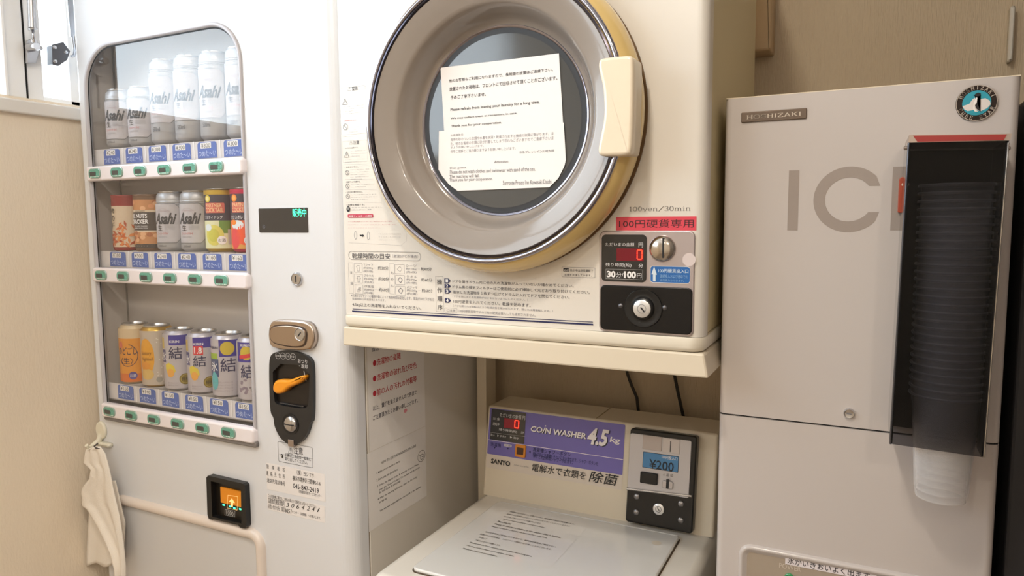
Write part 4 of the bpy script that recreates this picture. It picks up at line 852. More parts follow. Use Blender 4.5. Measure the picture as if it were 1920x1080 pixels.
for i, r_ in enumerate(R_):
    dy = 20.3*i; dx = .8*i
    p.opx((664.5+dx, 510.2+dy), (679.5+dx, 493.5+dy), LT, .0004, 1, .001)
    p.opx((740.7+dx, 513+dy), (758.3+dx, 496+dy), LT, .0004, 1, .001)
    a = D.pick(672+dx, 502.5+dy); s_ = .0042
    if i == 0: p.line([(a[0]-s_, a[1]+s_*.6), (a[0]-s_*.5, a[1]+s_), (a[0]+s_*.5, a[1]+s_), (a[0]+s_, a[1]+s_*.6), (a[0]+s_*.6, a[1]), (a[0]+s_*.6, a[1]-s_*1.2), (a[0]-s_*.6, a[1]-s_*1.2), (a[0]-s_*.6, a[1]), (a[0]-s_, a[1]+s_*.6)], .0005, LT)
    elif i == 1: p.line([(a[0]-s_, a[1]), (a[0]-s_*.5, a[1]+s_), (a[0]+s_*.5, a[1]+s_), (a[0]+s_, a[1]), (a[0]+s_*.5, a[1]+.001), (a[0]+s_*.5, a[1]-s_*1.3), (a[0]-s_*.5, a[1]-s_*1.3), (a[0]-s_*.5, a[1]+.001), (a[0]-s_, a[1])], .0005, LT)
    else:
        for k in range(4): p.line([(a[0]-s_+k*.002, a[1]-s_), (a[0]-s_*.2+k*.0015, a[1]+s_)], .0005, LT)
        p.line([(a[0]-s_, a[1]+.001), (a[0]+s_, a[1]-.001)], .0005, LT)
    a = D.pick(749.5+dx, 505+dy); p.line([(a[0]-s_*1.1, a[1]), (a[0], a[1]+s_*1.2), (a[0]+s_*1.1, a[1]+.001), (a[0]+.001, a[1]-s_), (a[0]-s_*1.1, a[1])], .0005 if i < 1 else .0012, LT)
    for j in range(3): p.tpx(r_[j], (682+dx, 498.5+6.2*j+dy), (699.5+dx, 494.3+6.2*j+dy), LT)
    p.lpx([(701+dx, 502+dy), (707+dx, 502.5+dy)], .0002, LT); p.tpx(r_[3], (709+dx, 506+dy), (728.5+dx, 499.5+dy), DP)
    for j in range(3): p.tpx(r_[4+j], (761.5+dx, 500.5+6*j+dy), (781+dx, 496+6*j+dy), LT)
    p.lpx([(783+dx, 504+dy), (788+dx, 504.5+dy)], .0002, LT); p.tpx(r_[7], (789.5+dx, 507.5+dy), (809.5+dx, 501.5+dy), DP)
p.tpx('※衣類およびセンイの種類や量によって乾燥時間は変化します。室温が10℃下がると', (658.5, 556.5), (814, 558.5), LT); p.tpx('乾燥時間は10%程度長くなります。', (661, 562), (723, 561), LT)
p.tpx('4.5kg以上の洗濯物を入れないでください。', (661, 574.5), (790, 574.5), DP, 1, .003)
p.lpx([(661.5, 579), (1112, 603.8)], .0010, NAVY); p.lpx([(660.5, 583.3), (1112.5, 608.5)], .0024, NAVY)
p.opx((818, 584), (831, 518), LT, .0004, 1, .001)
for i, ch in enumerate('操作順序'): p.tpx(ch, (819.7+.4*i, 533+16*i), (829+.4*i, 523.5+16*i), DP, 1, .01)
for i, y in enumerate((526, 536, 546, 563)):
    u0, v0, u1, v1 = p.bx((833.5+.3*i, y+4.3), (845+.3*i, y-3.6)); p.poly([(u0, v0), (u1-.004, v0), (u1, (v0+v1)/2), (u1-.004, v1), (u0, v1)], NAVY, 1); p.tpx('1234'[i], (836+.3*i, y+3), (840.5+.3*i, y-2.7), PAPER, 2, .03)
for t, bl, tr, m_ in (('ドアを開きドラム内に他の人の洗濯物が入っていないか確かめてください。', (849, 530.3), (1076, 533), DP), ('ドラム奥の排気フィルターはご使用前に必ず掃除して元どおり取り付けてください。', (849, 540.5), (1106, 545), DP), ('脱水した洗濯物を１枚ずつ広げてドラムに入れてドアを閉じてください。', (850, 550.5), (1068, 554), DP),
   ('（ドアを閉じるとき洗濯物がはさまらないようにしてください。）', (849, 557.5), (990, 560.3), LT), ('100円硬貨を入れてください。乾燥を始めます。', (850.5, 568), (995, 569), DP), ('（ドアを開ければ運転は止まり乾燥状態を確かめられます。閉じれば再運転します。）', (850, 575), (1037, 581), LT), ('100円硬貨専用ですので他の硬貨は投入しても返却されません。', (861, 585.5), (1005, 588.5), LT)):
    p.tpx(t, bl, tr, m_, 1)
p.opx((834, 585), (857.5, 578), LT, .0003, 1, .002); p.tpx('ご注意', (838, 583.5), (854, 580), LT)
p.opx((1053.5, 519), (1116, 502), LT, .0004, 1, .001); p.rpx((1056.5, 508.7), (1067.5, 503), INK, 1); p.tpx('cd', (1058, 508), (1066, 504), PAPER, 2); p.tpx('表示中は送風運転で', (1069, 509.3), (1112.5, 505.3), DP); p.tpx('衣類を冷ましています。', (1058.5, 517), (1109.5, 514.3), DP)
# warnings down the left edge
WST = mat('warning_sticker', '#eceae8', .35)
def tri(x, y, s_, m=DP):
    a = D.pick(x, y); p.ring([(a[0]-s_, a[1]-s_*.8), (a[0]+s_, a[1]-s_*.8), (a[0], a[1]+s_)], .0007, m, 2); p.line([(a[0], a[1]-s_*.35), (a[0], a[1]+s_*.35)], .0006, m, 2)
def ban(x, y, s_):
    a = D.pick(x, y); p.ring(circ(a[0], a[1], s_, 20), .0006, DP, 2); p.line([(a[0]-s_*.65, a[1]+s_*.65), (a[0]+s_*.65, a[1]-s_*.65)], .0006, DP, 2)
fill = ['内部には触れない。感電', 'やけどのおそれあり。', '油の付着した衣類は入れ', 'ない。自然発火のおそれ', '火災の原因になります。', 'お子様を中で遊ばせない', '必ずお守りください。']
def para(x0, x1, y0, n, step, k=0, h=3.0, m=LT, full=False):
    for i in range(n): p.tpx(fill[(i+k) % len(fill)], (x0, y0+step*i+h), (x1-(0 if full or i < n-1 else (x1-x0)*.35), y0+step*i+.4), m)
p.opx((640, 253.5), (685, 160), mat('hairline_grey', '#b9b7bb', .5), .0003, 0, .002); p.opx((652, 171), (685, 160), mat('hairline_grey', '#b9b7bb', .5), .0003, 0, .002)
p.tpx('⚠', (652.5, 170), (658.5, 162.5), DP); p.tpx('警告', (660, 170), (671, 162), DP, 1, .01); p.tpx('・火気厳禁のこと。', (641, 178.5), (665, 175.5), DP)
tri(647, 191, .0058); para(652, 683, 181, 3, 4.6); para(643, 683, 197, 5, 4.5, 2)
p.tpx('・分解禁止を守る。', (642, 228), (670, 223.5), RED); ban(648, 238, .0052); para(655, 680, 231, 4, 4.8, 1); para(644, 676, 249, 2, 5, 4)
p.tpx('⚠', (655, 271), (661.5, 264), DP); p.tpx('注意', (662.5, 271), (673.5, 263.5), DP, 1, .01); p.opx((643, 305), (688, 262), mat('hairline_grey', '#b9b7bb', .5), .0003, 0, .002)
p.tpx('・やけどに注意する。', (645, 279.5), (672, 275), DP, 1, .006); tri(650.5, 290, .0056); para(658, 685, 281, 3, 5, 3); para(648, 685, 297, 2, 5, 5)
for y, t, k in ((312, '・水をかけない。', 0), (340, '・洗濯がすんで乾燥する。', 1), (359, '・火のそばに寄せ付けない。', 2), (383, '・点検を確認する。', 3)):
    n_ = (5, 2, 3, 2)[k]; p.tpx(t, (647+k*.8, y+3), (672+k*4, y-1.2), DP, 1, .008)
    if k < 3: ban(651.5+k*.6, y+(12 if k == 0 else 9), .0040)
    else:
        a = D.pick(653.5, y+9); p.poly(circ(a[0], a[1], .0038, 18, .0048), INK, 2); p.line([(a[0], a[1]+.003), (a[0], a[1]-.001)], .001, WHITE, 3)
    para(657+k*.6, (692, 702, 708, 717)[k], y+4, n_, 4.6, k*2)
    p.lpx([(646+k, y-4), ((690, 700, 706, 716)[k], y-3)], .0003, mat('hairline_grey', '#b9b7bb', .5), 0)
p.rpx((652.5, 408.5), (700, 401), mat('crimson_label', '#c43a55', .5), 1, .002); p.tpx('乾燥フィルターの掃除', (654.5, 407), (698, 403), PAPER, 2, .012)
for i, t in enumerate(('・ドラム奥の乾燥フィルターはご使用のたびに必ず掃除', 'されますよう。フィルターが目づまり、乾きが悪くなり', 'ますので必ずお守りください。')): p.tpx(t, (651+i, 416.5+5.6*i), ((735, 742, 714)[i], 414+6.4*i), mat('rose_print', '#cf7c8a', .5), 1)
for i, t in enumerate(('・フィルターは手前に引き', '　フィルターをきれいに', '　お取り付け下さい。')): p.tpx(t, (710, 439.5+5.4*i), ((752, 752, 741)[i], 438+5.8*i), LT, 1)
for x, y in ((667, 441), (691, 442)):
    a = D.pick(x, y); p.ring(circ(a[0], a[1], .003, 14, .007), .0006, LT, 1)
p.ppx([(675, 440), (680, 440.4), (680, 438.5), (683, 442), (680, 445), (680, 443), (675, 442.6)], INK, 1)
p.lpx([(654, 455), (752, 460), (762, 452), (763, 440), (757, 428), (740, 405)], .0003, mat('hairline_grey', '#b9b7bb', .5), 0)
p.build('printed_instructions', DRY)
# =================================================================== STAND
STM = mat('cream_stand_paint', '#dacfbb', .4)
ST = thing('dryer_stand', 'cream painted steel stand with a deep front rail carrying the dryer', 'stand', (-.49, 1.15, 0))
b = NB(); sx0, sx1 = -.7990, -.1800; zt = CAMZ-.1783; zb_ = CAMZ-.2108
# front rail: folded box section, lower edge leaning out
for (y0, y1) in ((.948, 1.40),):
    v = [b.verts.new(p_) for p_ in ((sx0, y0, zt), (sx1-.0068, y0, zt), (sx1, y0-.003, zb_), (sx0, y0-.003, zb_), (sx0, y1, zt), (sx1-.004, y1, zt), (sx1, y1, zb_), (sx0, y1, zb_))]
    for f in ((0, 3, 2, 1), (4, 5, 6, 7), (0, 1, 5, 4), (1, 2, 6, 5), (0, 4, 7, 3), (3, 7, 6, 2)): b.faces.new([v[i] for i in f])
finish('shelf_tray', b, STM, ST, .003)
for (x0, x1, y0, y1) in ((-.790, -.7650, 1.395, 1.445), (-.212, -.187, 1.395, 1.445)):
    b = NB(); box(b, x0, x1, y0, y1, 0.0, zb_+.001); finish('leg', b, STM, ST, .003)

# =================================================================== WASHER
WM = mat('washer_cream', '#dedad2', .3, coat=.25, coatr=.15); WM2 = mat('washer_lid_cream', '#dadad8', .22, coat=.5, coatr=.1)
wl, wr = -.7155, -.2265; wz = CAMZ-.5814; yc0 = 1.27
WA = thing('coin_washer', 'cream top-loading coin washer with violet control panel under the dryer', 'washing machine', (-.471, 1.15, 0))
b = NB(); f = FZ(.02); q = rr(wl, .895, wr, 1.42, .02, 6); slab(b, f, q, 0, wz-.02, .016); finish('cabinet', b, WM, WA)
b = NB()
for x in (wl+.04, wr-.04): b = NB(); lathe(b, (x, .95, 0), (0, 0, 1), [(0, 0), (.022, 0), (.022, .012), (.012, .016), (.012, .022)], 16); finish('levelling_foot', b, BLACKP, WA, smooth=True)
# console, leaning back
ct = CAMZ-.3949; yt = 1.3103; cy0 = 1.28
b = NB()
v = [b.verts.new(p_) for p_ in ((wl+.002, cy0, wz), (wr-.003, cy0, wz), (wr-.003, yt, ct), (wl+.002, yt, ct), (wl+.002, 1.412, wz), (wr-.003, 1.412, wz), (wr-.003, 1.410, ct), (wl+.002, 1.410, ct))]
for f_ in ((0, 1, 2, 3), (5, 4, 7, 6), (3, 2, 6, 7), (0, 3, 7, 4), (1, 5, 6, 2)): b.faces.new([v[i] for i in f_])
finish('console', b, mat('console_cream', '#ddd3c0', .35, coat=.2), WA, .005, 3)
b = NB(); box(b, -.470, -.4685, yt+.004, 1.405, ct, ct+.0008); finish('console_seam', b, mat('seam_tan', '#a9997c', .5), WA)
W = Frame((0, cy0, wz), (1, 0, 0), (0, yt-cy0, ct-wz))
VIO = mat('violet_panel', '#7068b4', .4, coat=.3); CRM = mat('pale_panel', '#d9cfc4', .4, coat=.2)
p = Print(W, .0005); u0, v0, _, _ = p.bx((911.5, 876), (1168, 912)); _, _, u1, v1 = p.bx((918, 900), (1173, 796.5))
vv = W.pick(912, 850)[1]; p.rect(u0, v0, u1, v1, CRM, 0, .003); p.rect(u0+.0005, vv, u1-.0005, v1, VIO, 1, .002)
vl = W.pick(916, 824)[1]; p.line([(u0+.0005, vl), (u1-.0005, vl)], .0011, mat('pale_line', '#e6dfe6', .4), 2)
p.build('panel_sheet', WA)
p = Print(W, .0013)
a = p.bx((919, 821), (986.5, 779)); p.rect(a[0], vl+.0015, a[2], v1-.0015, mat('display_black', '#262628', .15, coat=.6), 0, .002)
p.tpx('ただいまの金額 円', (938, 781.5), (985.5, 779.5), WG, 1, .004)
p.rpx((945, 801.5), (976, 787.5), mat('dark_red_window', '#5a1420'), 1); seg7(p, (965.5, 801.5), (973.5, 789), REDL)
p.tpx('お 金', (925, 786.5), (938, 783.5), WG); p.tpx('運転中', (924.5, 797), (937, 793), WG); p.tpx('残り時間(約)　分', (936, 808), (983, 809), WG, 1, .004)
p.tpx('洗い', (920, 817), (928, 813.5), WG); p.tpx('▶ すすぎ', (933, 818.5), (950, 817), WG); p.tpx('▶ 脱水', (957, 821.5), (974, 820), WG)
p.lpx([(919.5, 810.5), (985.5, 818.5)], .0003, LG)
p.build('panel_display', WA)
p = Print(W, .0013); PW = mat('panel_white_letters', '#ece8ea', .4)
p.tpx('CO/N WASHER', (995.5, 809), (1100, 812), PW, 2, .03, .12); p.tpx('CO/N WASHER', (996.5, 810), (1101, 813), INK, 1, .03, .12)
a = W.pick(1023.5, 798.5); p.poly(circ(a[0], a[1], .0014, 10), PW, 2); p.tpx('4.5', (1101, 832.5), (1143, 806), PW, 2, .035, .25); p.tpx('4.5', (1102.5, 834), (1144.5, 807.5), INK, 1, .035, .25); p.tpx('kg', (1143.5, 831.5), (1164, 821), PW, 2, .02, .1)
p.build('title_lettering', WA); p = Print(W, .0013)
p.tpx('洗濯機', (920, 836), (940, 831.5), NAVY); p.tpx('▾', (926.5, 841), (930, 838), NAVY)
p.rpx((945.5, 836.5), (960, 834), mat('pill_white', '#dcd8e0'), 1, .002); p.tpx('抗菌', (947, 836), (958.5, 834.5), NAVY, 2); p.tpx('▾', (951, 843), (954.5, 840), NAVY)
p.tpx('洗濯槽シャワーボタン', (999, 846), (1071, 849), NAVY, 1, .006); p.tpx('運転の前に洗濯槽をきれいに洗い流せます。シャワーボタンを', (999, 854), (1122, 865.5), NAVY, 1); p.tpx('押すと約20秒間シャワーが出ます。', (1000, 859), (1075, 863.5), NAVY, 1)
p.ppx([(992, 847), (995.5, 850), (995.5, 844.5)], NAVY)
p.build('button_instructions', WA); p = Print(W, .0013)
p.tpx('SANYO', (921, 868.5), (957.5, 865), INK, 1, .03); p.tpx('ASW-45CJ(W)', (964, 873), (992, 875), LT, 1)
p.tpx('電解水で衣類を', (998, 883), (1100, 884.5), INK, 1, .006, .15); p.tpx('除菌', (1104, 902.5), (1161, 891), INK, 1, .02, .2)
p.build('slogan_lettering', WA)
a = W.pick(966, 855.5); c = W.pick(987, 835); b = NB(); slab(b, W, rr(a[0], a[1], c[0], c[1], .003), .0006, .0035, .001); SB = finish('shower_button', b, mat('orange_button', '#d98a28', .35), WA)
a = W.pick(970, 851); c = W.pick(983, 840); b = NB(); slab(b, W, rr(a[0], a[1], c[0], c[1], .001), .0035, .0042, .0003); finish('button_window', b, mat('button_dark', '#4a2c14', .4), WA)
# coin box
o4 = ccw([W.off(.02).pick(*p_) for p_ in ((1182, 803), (1305, 818), (1298, 997), (1173, 978))]); bb_ = [min(x for x, y in o4), min(y for x, y in o4), max(x for x, y in o4), max(y for x, y in o4)]
b = NB(); slab(b, W, rr(bb_[0], max(bb_[1], -.004), bb_[2], bb_[3], .006), .0, .020, .003); CB = finish('coin_box_frame', b, mat('black_coin_box', '#121213', .3, coat=.1), WA)
C2 = W.off(.0202)
def rc(bl, tr, r, d0, d1, name, m, bev=.0008): a = C2.pick(*bl); c = C2.pick(*tr); b = NB(); slab(b, C2, rr(a[0], a[1], c[0], c[1], r), d0, d1, bev); return finish(name, b, m, CB)
rc((1176.5, 915), (1297, 826.5), .004, -.002, .0015, 'coin_face', mat('satin_silver_face', '#c4c2c6', .35, .4)); 
sk = C2.pick(1176, 915); sk2 = C2.pick(1297, 933)
b = NB(); tube(b, [C2.P(sk[0], sk[1]-.001, .002), C2.P(sk2[0], sk2[1]+.003, .002)], .0022, 8); finish('silver_lip', b, mat('bright_lip', '#d9d6d4', .2, .9), CB, smooth=True)
rc((1205, 841.5), (1242, 819), .0015, .0015, .0028, 'cover_plate', mat('pale_grey_plate', '#b4aba8', .4, .4)); rc((1242.5, 847.5), (1276, 824), .0015, .0015, .0028, 'slot_plate', mat('silver_plate', '#c6c2c4', .3, .6))
rc((1256.5, 847), (1259.2, 827), .0003, .0028, .0031, 'coin_slot', INK, 0)
C3 = C2.off(.0016); p = Print(C3, .0003); p.rpx((1204.5, 876), (1273, 856), mat('blue_price_plate', '#4d86b8', .35), 0, .001); p.opx((1204.5, 876), (1273, 856), INK, .0008, 1, .001); p.tpx('¥200', (1217, 878), (1264, 867), mat('price_black', '#1d2430'), 2, .01); p.tpx('100円投入口', (1241, 859.5), (1270.5, 857.5), PAPER, 2, .01)
p.tpx('100', (1262, 837.5), (1273.5, 828.5), mat('engraved_grey', '#6c686a'), 1)
p.tpx('↓ 返 却', (1243, 892), (1262, 889), mat('engraved_grey', '#6c686a'), 1); p.build('price_plate', CB)
rc((1201, 904), (1234.5, 888), .002, .0015, .007, 'return_button', BLACKP, .002); rc((1242, 914), (1263, 903), .003, .0015, .0055, 'return_slot_plate', mat('silver_plate', '#c6c2c4'), .0015); rc((1250, 915), (1256, 898), .0006, .0055, .0062, 'return_slot', INK, 0)
for x, y in ((1194, 931), (1277, 944.5), (1193, 960.5), (1276.5, 975.5)):
    a = C2.pick(x, y); b = NB(); lathe(b, C2.P(*a), tuple(C2.N), [(.0058, 0), (.0054, .0018), (.003, .0034), (0, .0038)], 20); finish('dome_screw', b, mat('dull_steel', '#8d8b8c', .3, .9), CB, smooth=True)
a = C2.pick(1235, 954.5); b = NB(); lathe(b, C2.P(*a), tuple(C2.N), [(.0105, 0), (.0105, .0015), (.0095, .0022), (0, .0022)], 28); finish('lock_cylinder', b, mat('bright_nickel', '#dedede'), CB, smooth=True)
p = Print(C2, .0026); p.ring(circ(a[0], a[1], .0058, 20), .0010, GREY); p.line([(a[0]-.002, a[1]+.003), (a[0]+.002, a[1]-.003)], .0013, INK, 1); p.build('keyhole', CB)
# lid
b = NB(); f = FZ(wz); ql = rr(-.6595, .935, -.2835, 1.2465, .008, 5, rs=(.012, .012, .006, .012)); slab(b, f, scale_in(ql, -.0022), .0, .0008, 0); finish('lid_gap', b, mat('dark_gap_brown', '#4e4030', .7), WA)
b = NB(); slab(b, f, ql, .0008, .0065, .003); LID = finish('lid', b, WM2, WA)
b = NB(); tube(b, [(-.655, 1.250, wz+.002), (-.45, 1.252, wz+.0025), (-.288, 1.250, wz+.002)], .0035, 8); finish('hinge_bead', b, WM2, WA, smooth=True)
LZ = FZ(wz+.0067)
t = thing('lid_notice', 'clear laminated sheet of small printed lines lying on the washer lid', 'notice', LZ.P(-.53, 1.09, 0))
lcl = [LZ.pick(*q_) for q_ in ((808, 1050), (930, 950), (1098, 985), (1062, 1030), (1035, 1068))]
p = Print(LZ, .0001); x0, x1 = -.640, LZ.pick(1098, 992)[0]; y0 = LZ.pick(1035, 1067)[1]; y1 = LZ.pick(930, 948)[1]
p.rect(x0, y0, x1, y1, mat('laminate_sheet', '#dcdbd9', .12, coat=.6), 0, .002); p.build('sheet', t)
p = Print(LZ, .0004); K_ = mat('lid_notice_print', '#4a443e', .55); n = 0
LT_ = [('洗濯物の取り忘れにご注意ください。長時間の放置はご遠慮願います。', .0, .96), ('放置された洗濯物はフロントにて回収させて頂くことがございますので', .0, .93), ('あらかじめご了承くださいますようお願い申し上げます。', .0, .55), ('The hotel is not responsible for items left in the washer.', .02, .62), ('Please note that', .0, .2), ('Please do not leave clothes in the washer after it finishes.', .0, .95), ('Please refrain from leaving the laundry for a long time.', .0, .80), None,
  ('他のお客様もご利用になりますので、長時間の放置はご遠慮下さい。', .0, 1.0), ('放置されたお荷物は、フロントにて回収させて頂くことがございます。', -.02, 1.0), ('予めご', .0, .12), ('了承下さいますようお願いします。', .0, .36), ('Please refrain from leaving your laundry for a long time.', -.02, .86), ('We may collect them at reception, in case.', -.02, .66), ('Thank you for your cooperation.', -.02, .48)]
ya, yb_ = LZ.pick(948, 958)[1], LZ.pick(864, 1028)[1]; xa = -.612; xb = x1-.020
for i, e in enumerate(LT_):
    if not e: continue
    y = ya+(yb_-ya)*i/(len(LT_)-1); s_, l = e[1], e[2]; p.text(e[0], xa+s_*.2, y-.0026, xa+s_*.2+(xb-xa)*l, y+.0030, K_, 1, .012)
p.build('sheet_print', t)
a = LZ.pick(1231, 1018); p = Print(LZ, .0003); p.poly(circ(a[0], a[1], .0085, 24), mat('pale_painted_reflection', '#c9c2b6', .5), 0); p.build('lamp_reflection', WA)  # pale disc: a downlight's reflection on the lid, painted as colour

# =================================================================== ICE MACHINE
YI = 1.02; I = FR(YI); IM = mat('ice_machine_enamel', '#c2bbb8', .3, coat=.35, coatr=.12)
il, ir = -.1790, .1575; it = .1655; isz = -.2765
ICE = thing('ice_machine', 'tall beige ice dispenser with large grey ICE lettering at the right', 'ice machine', ((il+ir)/2, 1.22, 0))
b = NB(); box(b, il+.003, ir-.003, YI+.02, 1.47, .05, CAMZ+it-.004); finish('cabinet', b, mat('ice_cabinet_side', '#c4bbb0', .4), ICE, .003)
b = NB()
for x in (il+.04, ir-.04):
    for y in (1.07, 1.42): b = NB(); lathe(b, (x, y, 0), (0, 0, 1), [(0, 0), (.02, 0), (.02, .012), (.011, .016), (.011, .055)], 16); finish('levelling_foot', b, STEEL, ICE, smooth=True)
def rolled(name, z0, z1, m, R=.010, extra=None):
    b = NB(); xs = [(il, YI+.03)]+[(il+R*(1-math.cos(t)), YI+R-R*math.sin(t)) for t in [math.pi/2*k/6 for k in range(7)]]+[(ir-R+R*math.sin(t), YI+R*(1-math.cos(t))) for t in [math.pi/2*k/6 for k in range(7)]]+[(ir, YI+.03)]
    A = [b.verts.new((x, y, CAMZ+z0)) for x, y in xs]; B = [b.verts.new((x, y, CAMZ+z1)) for x, y in xs]
    for i in range(len(xs)-1): f = b.faces.new((A[i], A[i+1], B[i+1], B[i])); f.smooth = True
    b.faces.new(A[::-1]); b.faces.new(B); return finish(name, b, m, ICE, smooth=True)
rolled('upper_panel', isz+.0012, it, IM); rolled('lower_panel', -1.38, isz-.0012, IM)
b = NB(); box(b, il+.002, ir-.002, YI+.004, YI+.02, CAMZ+isz-.004, CAMZ+isz+.004); finish('panel_gap', b, DARKG, ICE)
b = NB(); box(b, il+.001, ir-.001, YI+.0015, YI+.018, CAMZ+it, CAMZ+it+.0012); finish('top_edge', b, mat('cream_edge', '#e3d6be', .3), ICE)
# lettering ICE
IG = mat('warm_grey_lettering', '#9b9089', .4)
p = Print(I, .0003)
u0, v0, u1, v1 = p.bx((1476, 432), (1499, 319)); p.rect(u0, v0, u1, v1, IG, 0)
cu_ = p.bx((1523, 438), (1648, 312)); cx_ = (cu_[0]+cu_[0]+(v1-v0)*1.06)/2; cz_ = (v0+v1)/2; Ro = (v1-v0)/2*1.06; Ri = Ro-.0140
cx_ = cu_[0]+Ro
N = 40; a0, a1 = math.radians(36), math.radians(324); O_ = [(cx_+Ro*math.cos(a0+(a1-a0)*k/N), cz_+Ro*math.sin(a0+(a1-a0)*k/N)) for k in range(N+1)]; I_ = [(cx_+Ri*math.cos(a0+(a1-a0)*k/N), cz_+Ri*math.sin(a0+(a1-a0)*k/N)) for k in range(N+1)]
# terminals cut level
O_[0] = (cx_+Ro*math.cos(math.radians(33)), I_[0][1]); O_[-1] = (cx_+Ro*math.cos(math.radians(33)), I_[-1][1])
p.raw(O_+I_, [(k, k+1, N+2+k, N+1+k) for k in range(N)], IG, 0)
e = p.bx((1669, 434), (1692, 318)); p.rect(e[0], v0, e[2], v1, IG, 0)
for t_ in (0, .5, 1): h_ = .0135; zz = v0+(v1-v0-h_)*t_; p.rect(e[2]-.0001, zz, e[2]+.036, zz+h_, IG, 0)
p.build('ice_lettering', ICE)
# name badge
b = NB(); a = I.pick(1390, 230.5); c = I.pick(1513, 202.5); slab(b, I, rr(a[0], a[1], c[0], c[1], .0015), 0, .0025, .0008); BD = finish('name_badge', b, mat('bronze_brown_badge', '#6d5f54', .35, .5), ICE)
p = Print(I.off(.0025), .0003); p.spx('HOSHIZAKI', (1400, 224), (1502, 209), mat('badge_silver', '#d3c9bd', .3, .5), 1, .13); p.build('badge_lettering', BD)
# round emblem
ec = I.pick(1830.5, 193.5); ER = .0212
b = NB(); slab(b, I, circ(ec[0], ec[1], ER, 40), 0, .0022, .0008); finish('emblem', b, mat('emblem_dark', '#2c2220', .25, .4), ICE)
p = Print(I.off(.0022), .0003); SV = mat('emblem_silver', '#cfc5bd', .25, .6); p.ring(circ(ec[0], ec[1], ER*.985, 40), .0006, SV, 1)
iR = ER*.69; p.poly(circ(ec[0], ec[1], iR, 32), mat('emblem_teal', '#2a9bb0', .4), 1)
def E_(x, y): return (ec[0]+x*iR, ec[1]+y*iR)
p.poly([E_(*q_) for q_ in ((-.98, -.20), (-.84, -.45), (-.6, -.62), (-.1, -.55), (.3, -.7), (.72, -.5), (.97, -.2), (.9, .1), (.6, .32), (.3, .30), (.05, .1), (-.15, .42), (-.3, .3), (-.5, -.05))][::1], mat('iceberg_white', '#dcd5d0', .4), 2)
p.poly([E_(*q_) for q_ in ((-.5, -.62), (.1, -.80), (.55, -.66), (.2, -.9), (-.3, -.85))], mat('emblem_teal', '#2a9bb0'), 3)
p.poly([E_(*q_) for q_ in ((-.02, .78), (-.14, .70), (-.17, .58), (-.05, .50), (.10, .45), (.20, .10), (.26, -.3), (.30, -.75), (.16, -.62), (-.02, -.45), (-.10, -.2), (.02, 0), (.04, .3), (.00, .5), (.22, .55), (.24, .72), (.10, .80))], INK, 4)
p.poly([E_(*q_) for q_ in ((-.06, .45), (.03, .40), (.01, .05), (-.12, -.18), (-.10, -.48), (.02, -.62), (.14, -.72), (-.1, -.7), (-.24, -.45), (-.2, 0))], mat('penguin_white', '#eeeae6', .4), 5)
p.poly([E_(*q_) for q_ in ((-.30, .60), (-.14, .66), (-.14, .60))], INK, 5)
def arctext(s, R_, a0, a1, hgt, inward):
    n_ = len(s)
    for i, ch in enumerate(s):
        if ch == ' ': continue
        a = math.radians(a0+(a1-a0)*i/(n_-1)); vs, fs = serif(ch, .2); mx = max(x for x, y in vs)/2; th = a-math.pi/2 if not inward else a+math.pi/2
        Q = []
        for x, y in vs: X_, Y_ = (x-mx)*hgt*.9, (y-.5)*hgt; Q.append((ec[0]+R_*math.cos(a)+X_*math.cos(th)-Y_*math.sin(th), ec[1]+R_*math.sin(a)+X_*math.sin(th)+Y_*math.cos(th)))
        p.raw(Q, fs, SV, 2)
arctext('HOSHIZAKI', ER*.835, 155, 25, .0042, False); arctext('CUBE STAR', ER*.835, 205, 335, .0042, True)
p.build('emblem_face', ICE)
# lock
a = I.pick(1592, 774.5); b = NB(); lathe(b, I.P(*a), (0, -1, 0), [(.0068, 0), (.0068, .0025), (.0058, .0045), (.0050, .0042), (0, .0042)], 28); finish('panel_lock', b, CHROME, ICE, smooth=True)
p = Print(I, .0045); p.line([(a[0]-.003, a[1]), (a[0]+.003, a[1]-.0003)], .0012, GREY, 0); p.build('keyhole', ICE)
# lower dispensing recess with control strip
ra = I.pick(1386, 1016); rb = I.pick(1800, 1070); rx1 = .125
fr_ = rr(ra[0], -.66, rx1, ra[1], .018, 8); b = NB(); ls = []
for q_, d in ((0, 0), (.001, .004), (.003, .0058), (.006, .0052), (.010, .0015), (.012, .0008)): ls.append([b.verts.new(I.P(u, v, d)) for u, v in scale_in(fr_, q_)])
for a_, c_ in zip(ls, ls[1:]):
    for j in range(len(a_)): g = b.faces.new((a_[j], a_[(j+1) % len(a_)], c_[(j+1) % len(a_)], c_[j])); g.smooth = True
finish('recess_frame', b, IM, ICE)
b = NB(); slab(b, I, scale_in(fr_, .0115), 0, .0010); finish('control_panel', b, mat('taupe_control_panel', '#a49788', .4), ICE)
IP = I.off(.0012); p = Print(IP, .0003); q0 = IP.pick(1472, 1062); q1 = IP.pick(1643, 1098)
# label strip: same height all along
hgt = abs(IP.pick(1472, 1041)[1]-IP.pick(1472, 1057)[1]); zt_ = IP.pick(1472, 1041)[1]; p.rect(q0[0], zt_-hgt, q1[0], zt_, mat('label_tape_white', '#e2dce0', .4), 1)
p.text('氷がいきおいよく出ます', q0[0]+.003, zt_-hgt+.0012, q1[0]-.008, zt_-.0014, mat('label_tape_ink', '#26242c', .5), 2, .006)
p.tpx('POWER', (1461, 1064), (1502, 1063), mat('pale_panel_print', '#c9bfb2', .5), 0); p.build('control_print', ICE)
a = IP.pick(1480, 1083); b = NB(); lathe(b, IP.P(*a), (0, -1, 0), [(.0065, 0), (.0065, .002), (.0052, .003), (.0046, .0022), (0, .003)], 24); finish('power_lamp', b, mat('green_lamp', '#1f7a4a', .2, coat=1, emit='#10803c', es=.3), ICE, smooth=True)
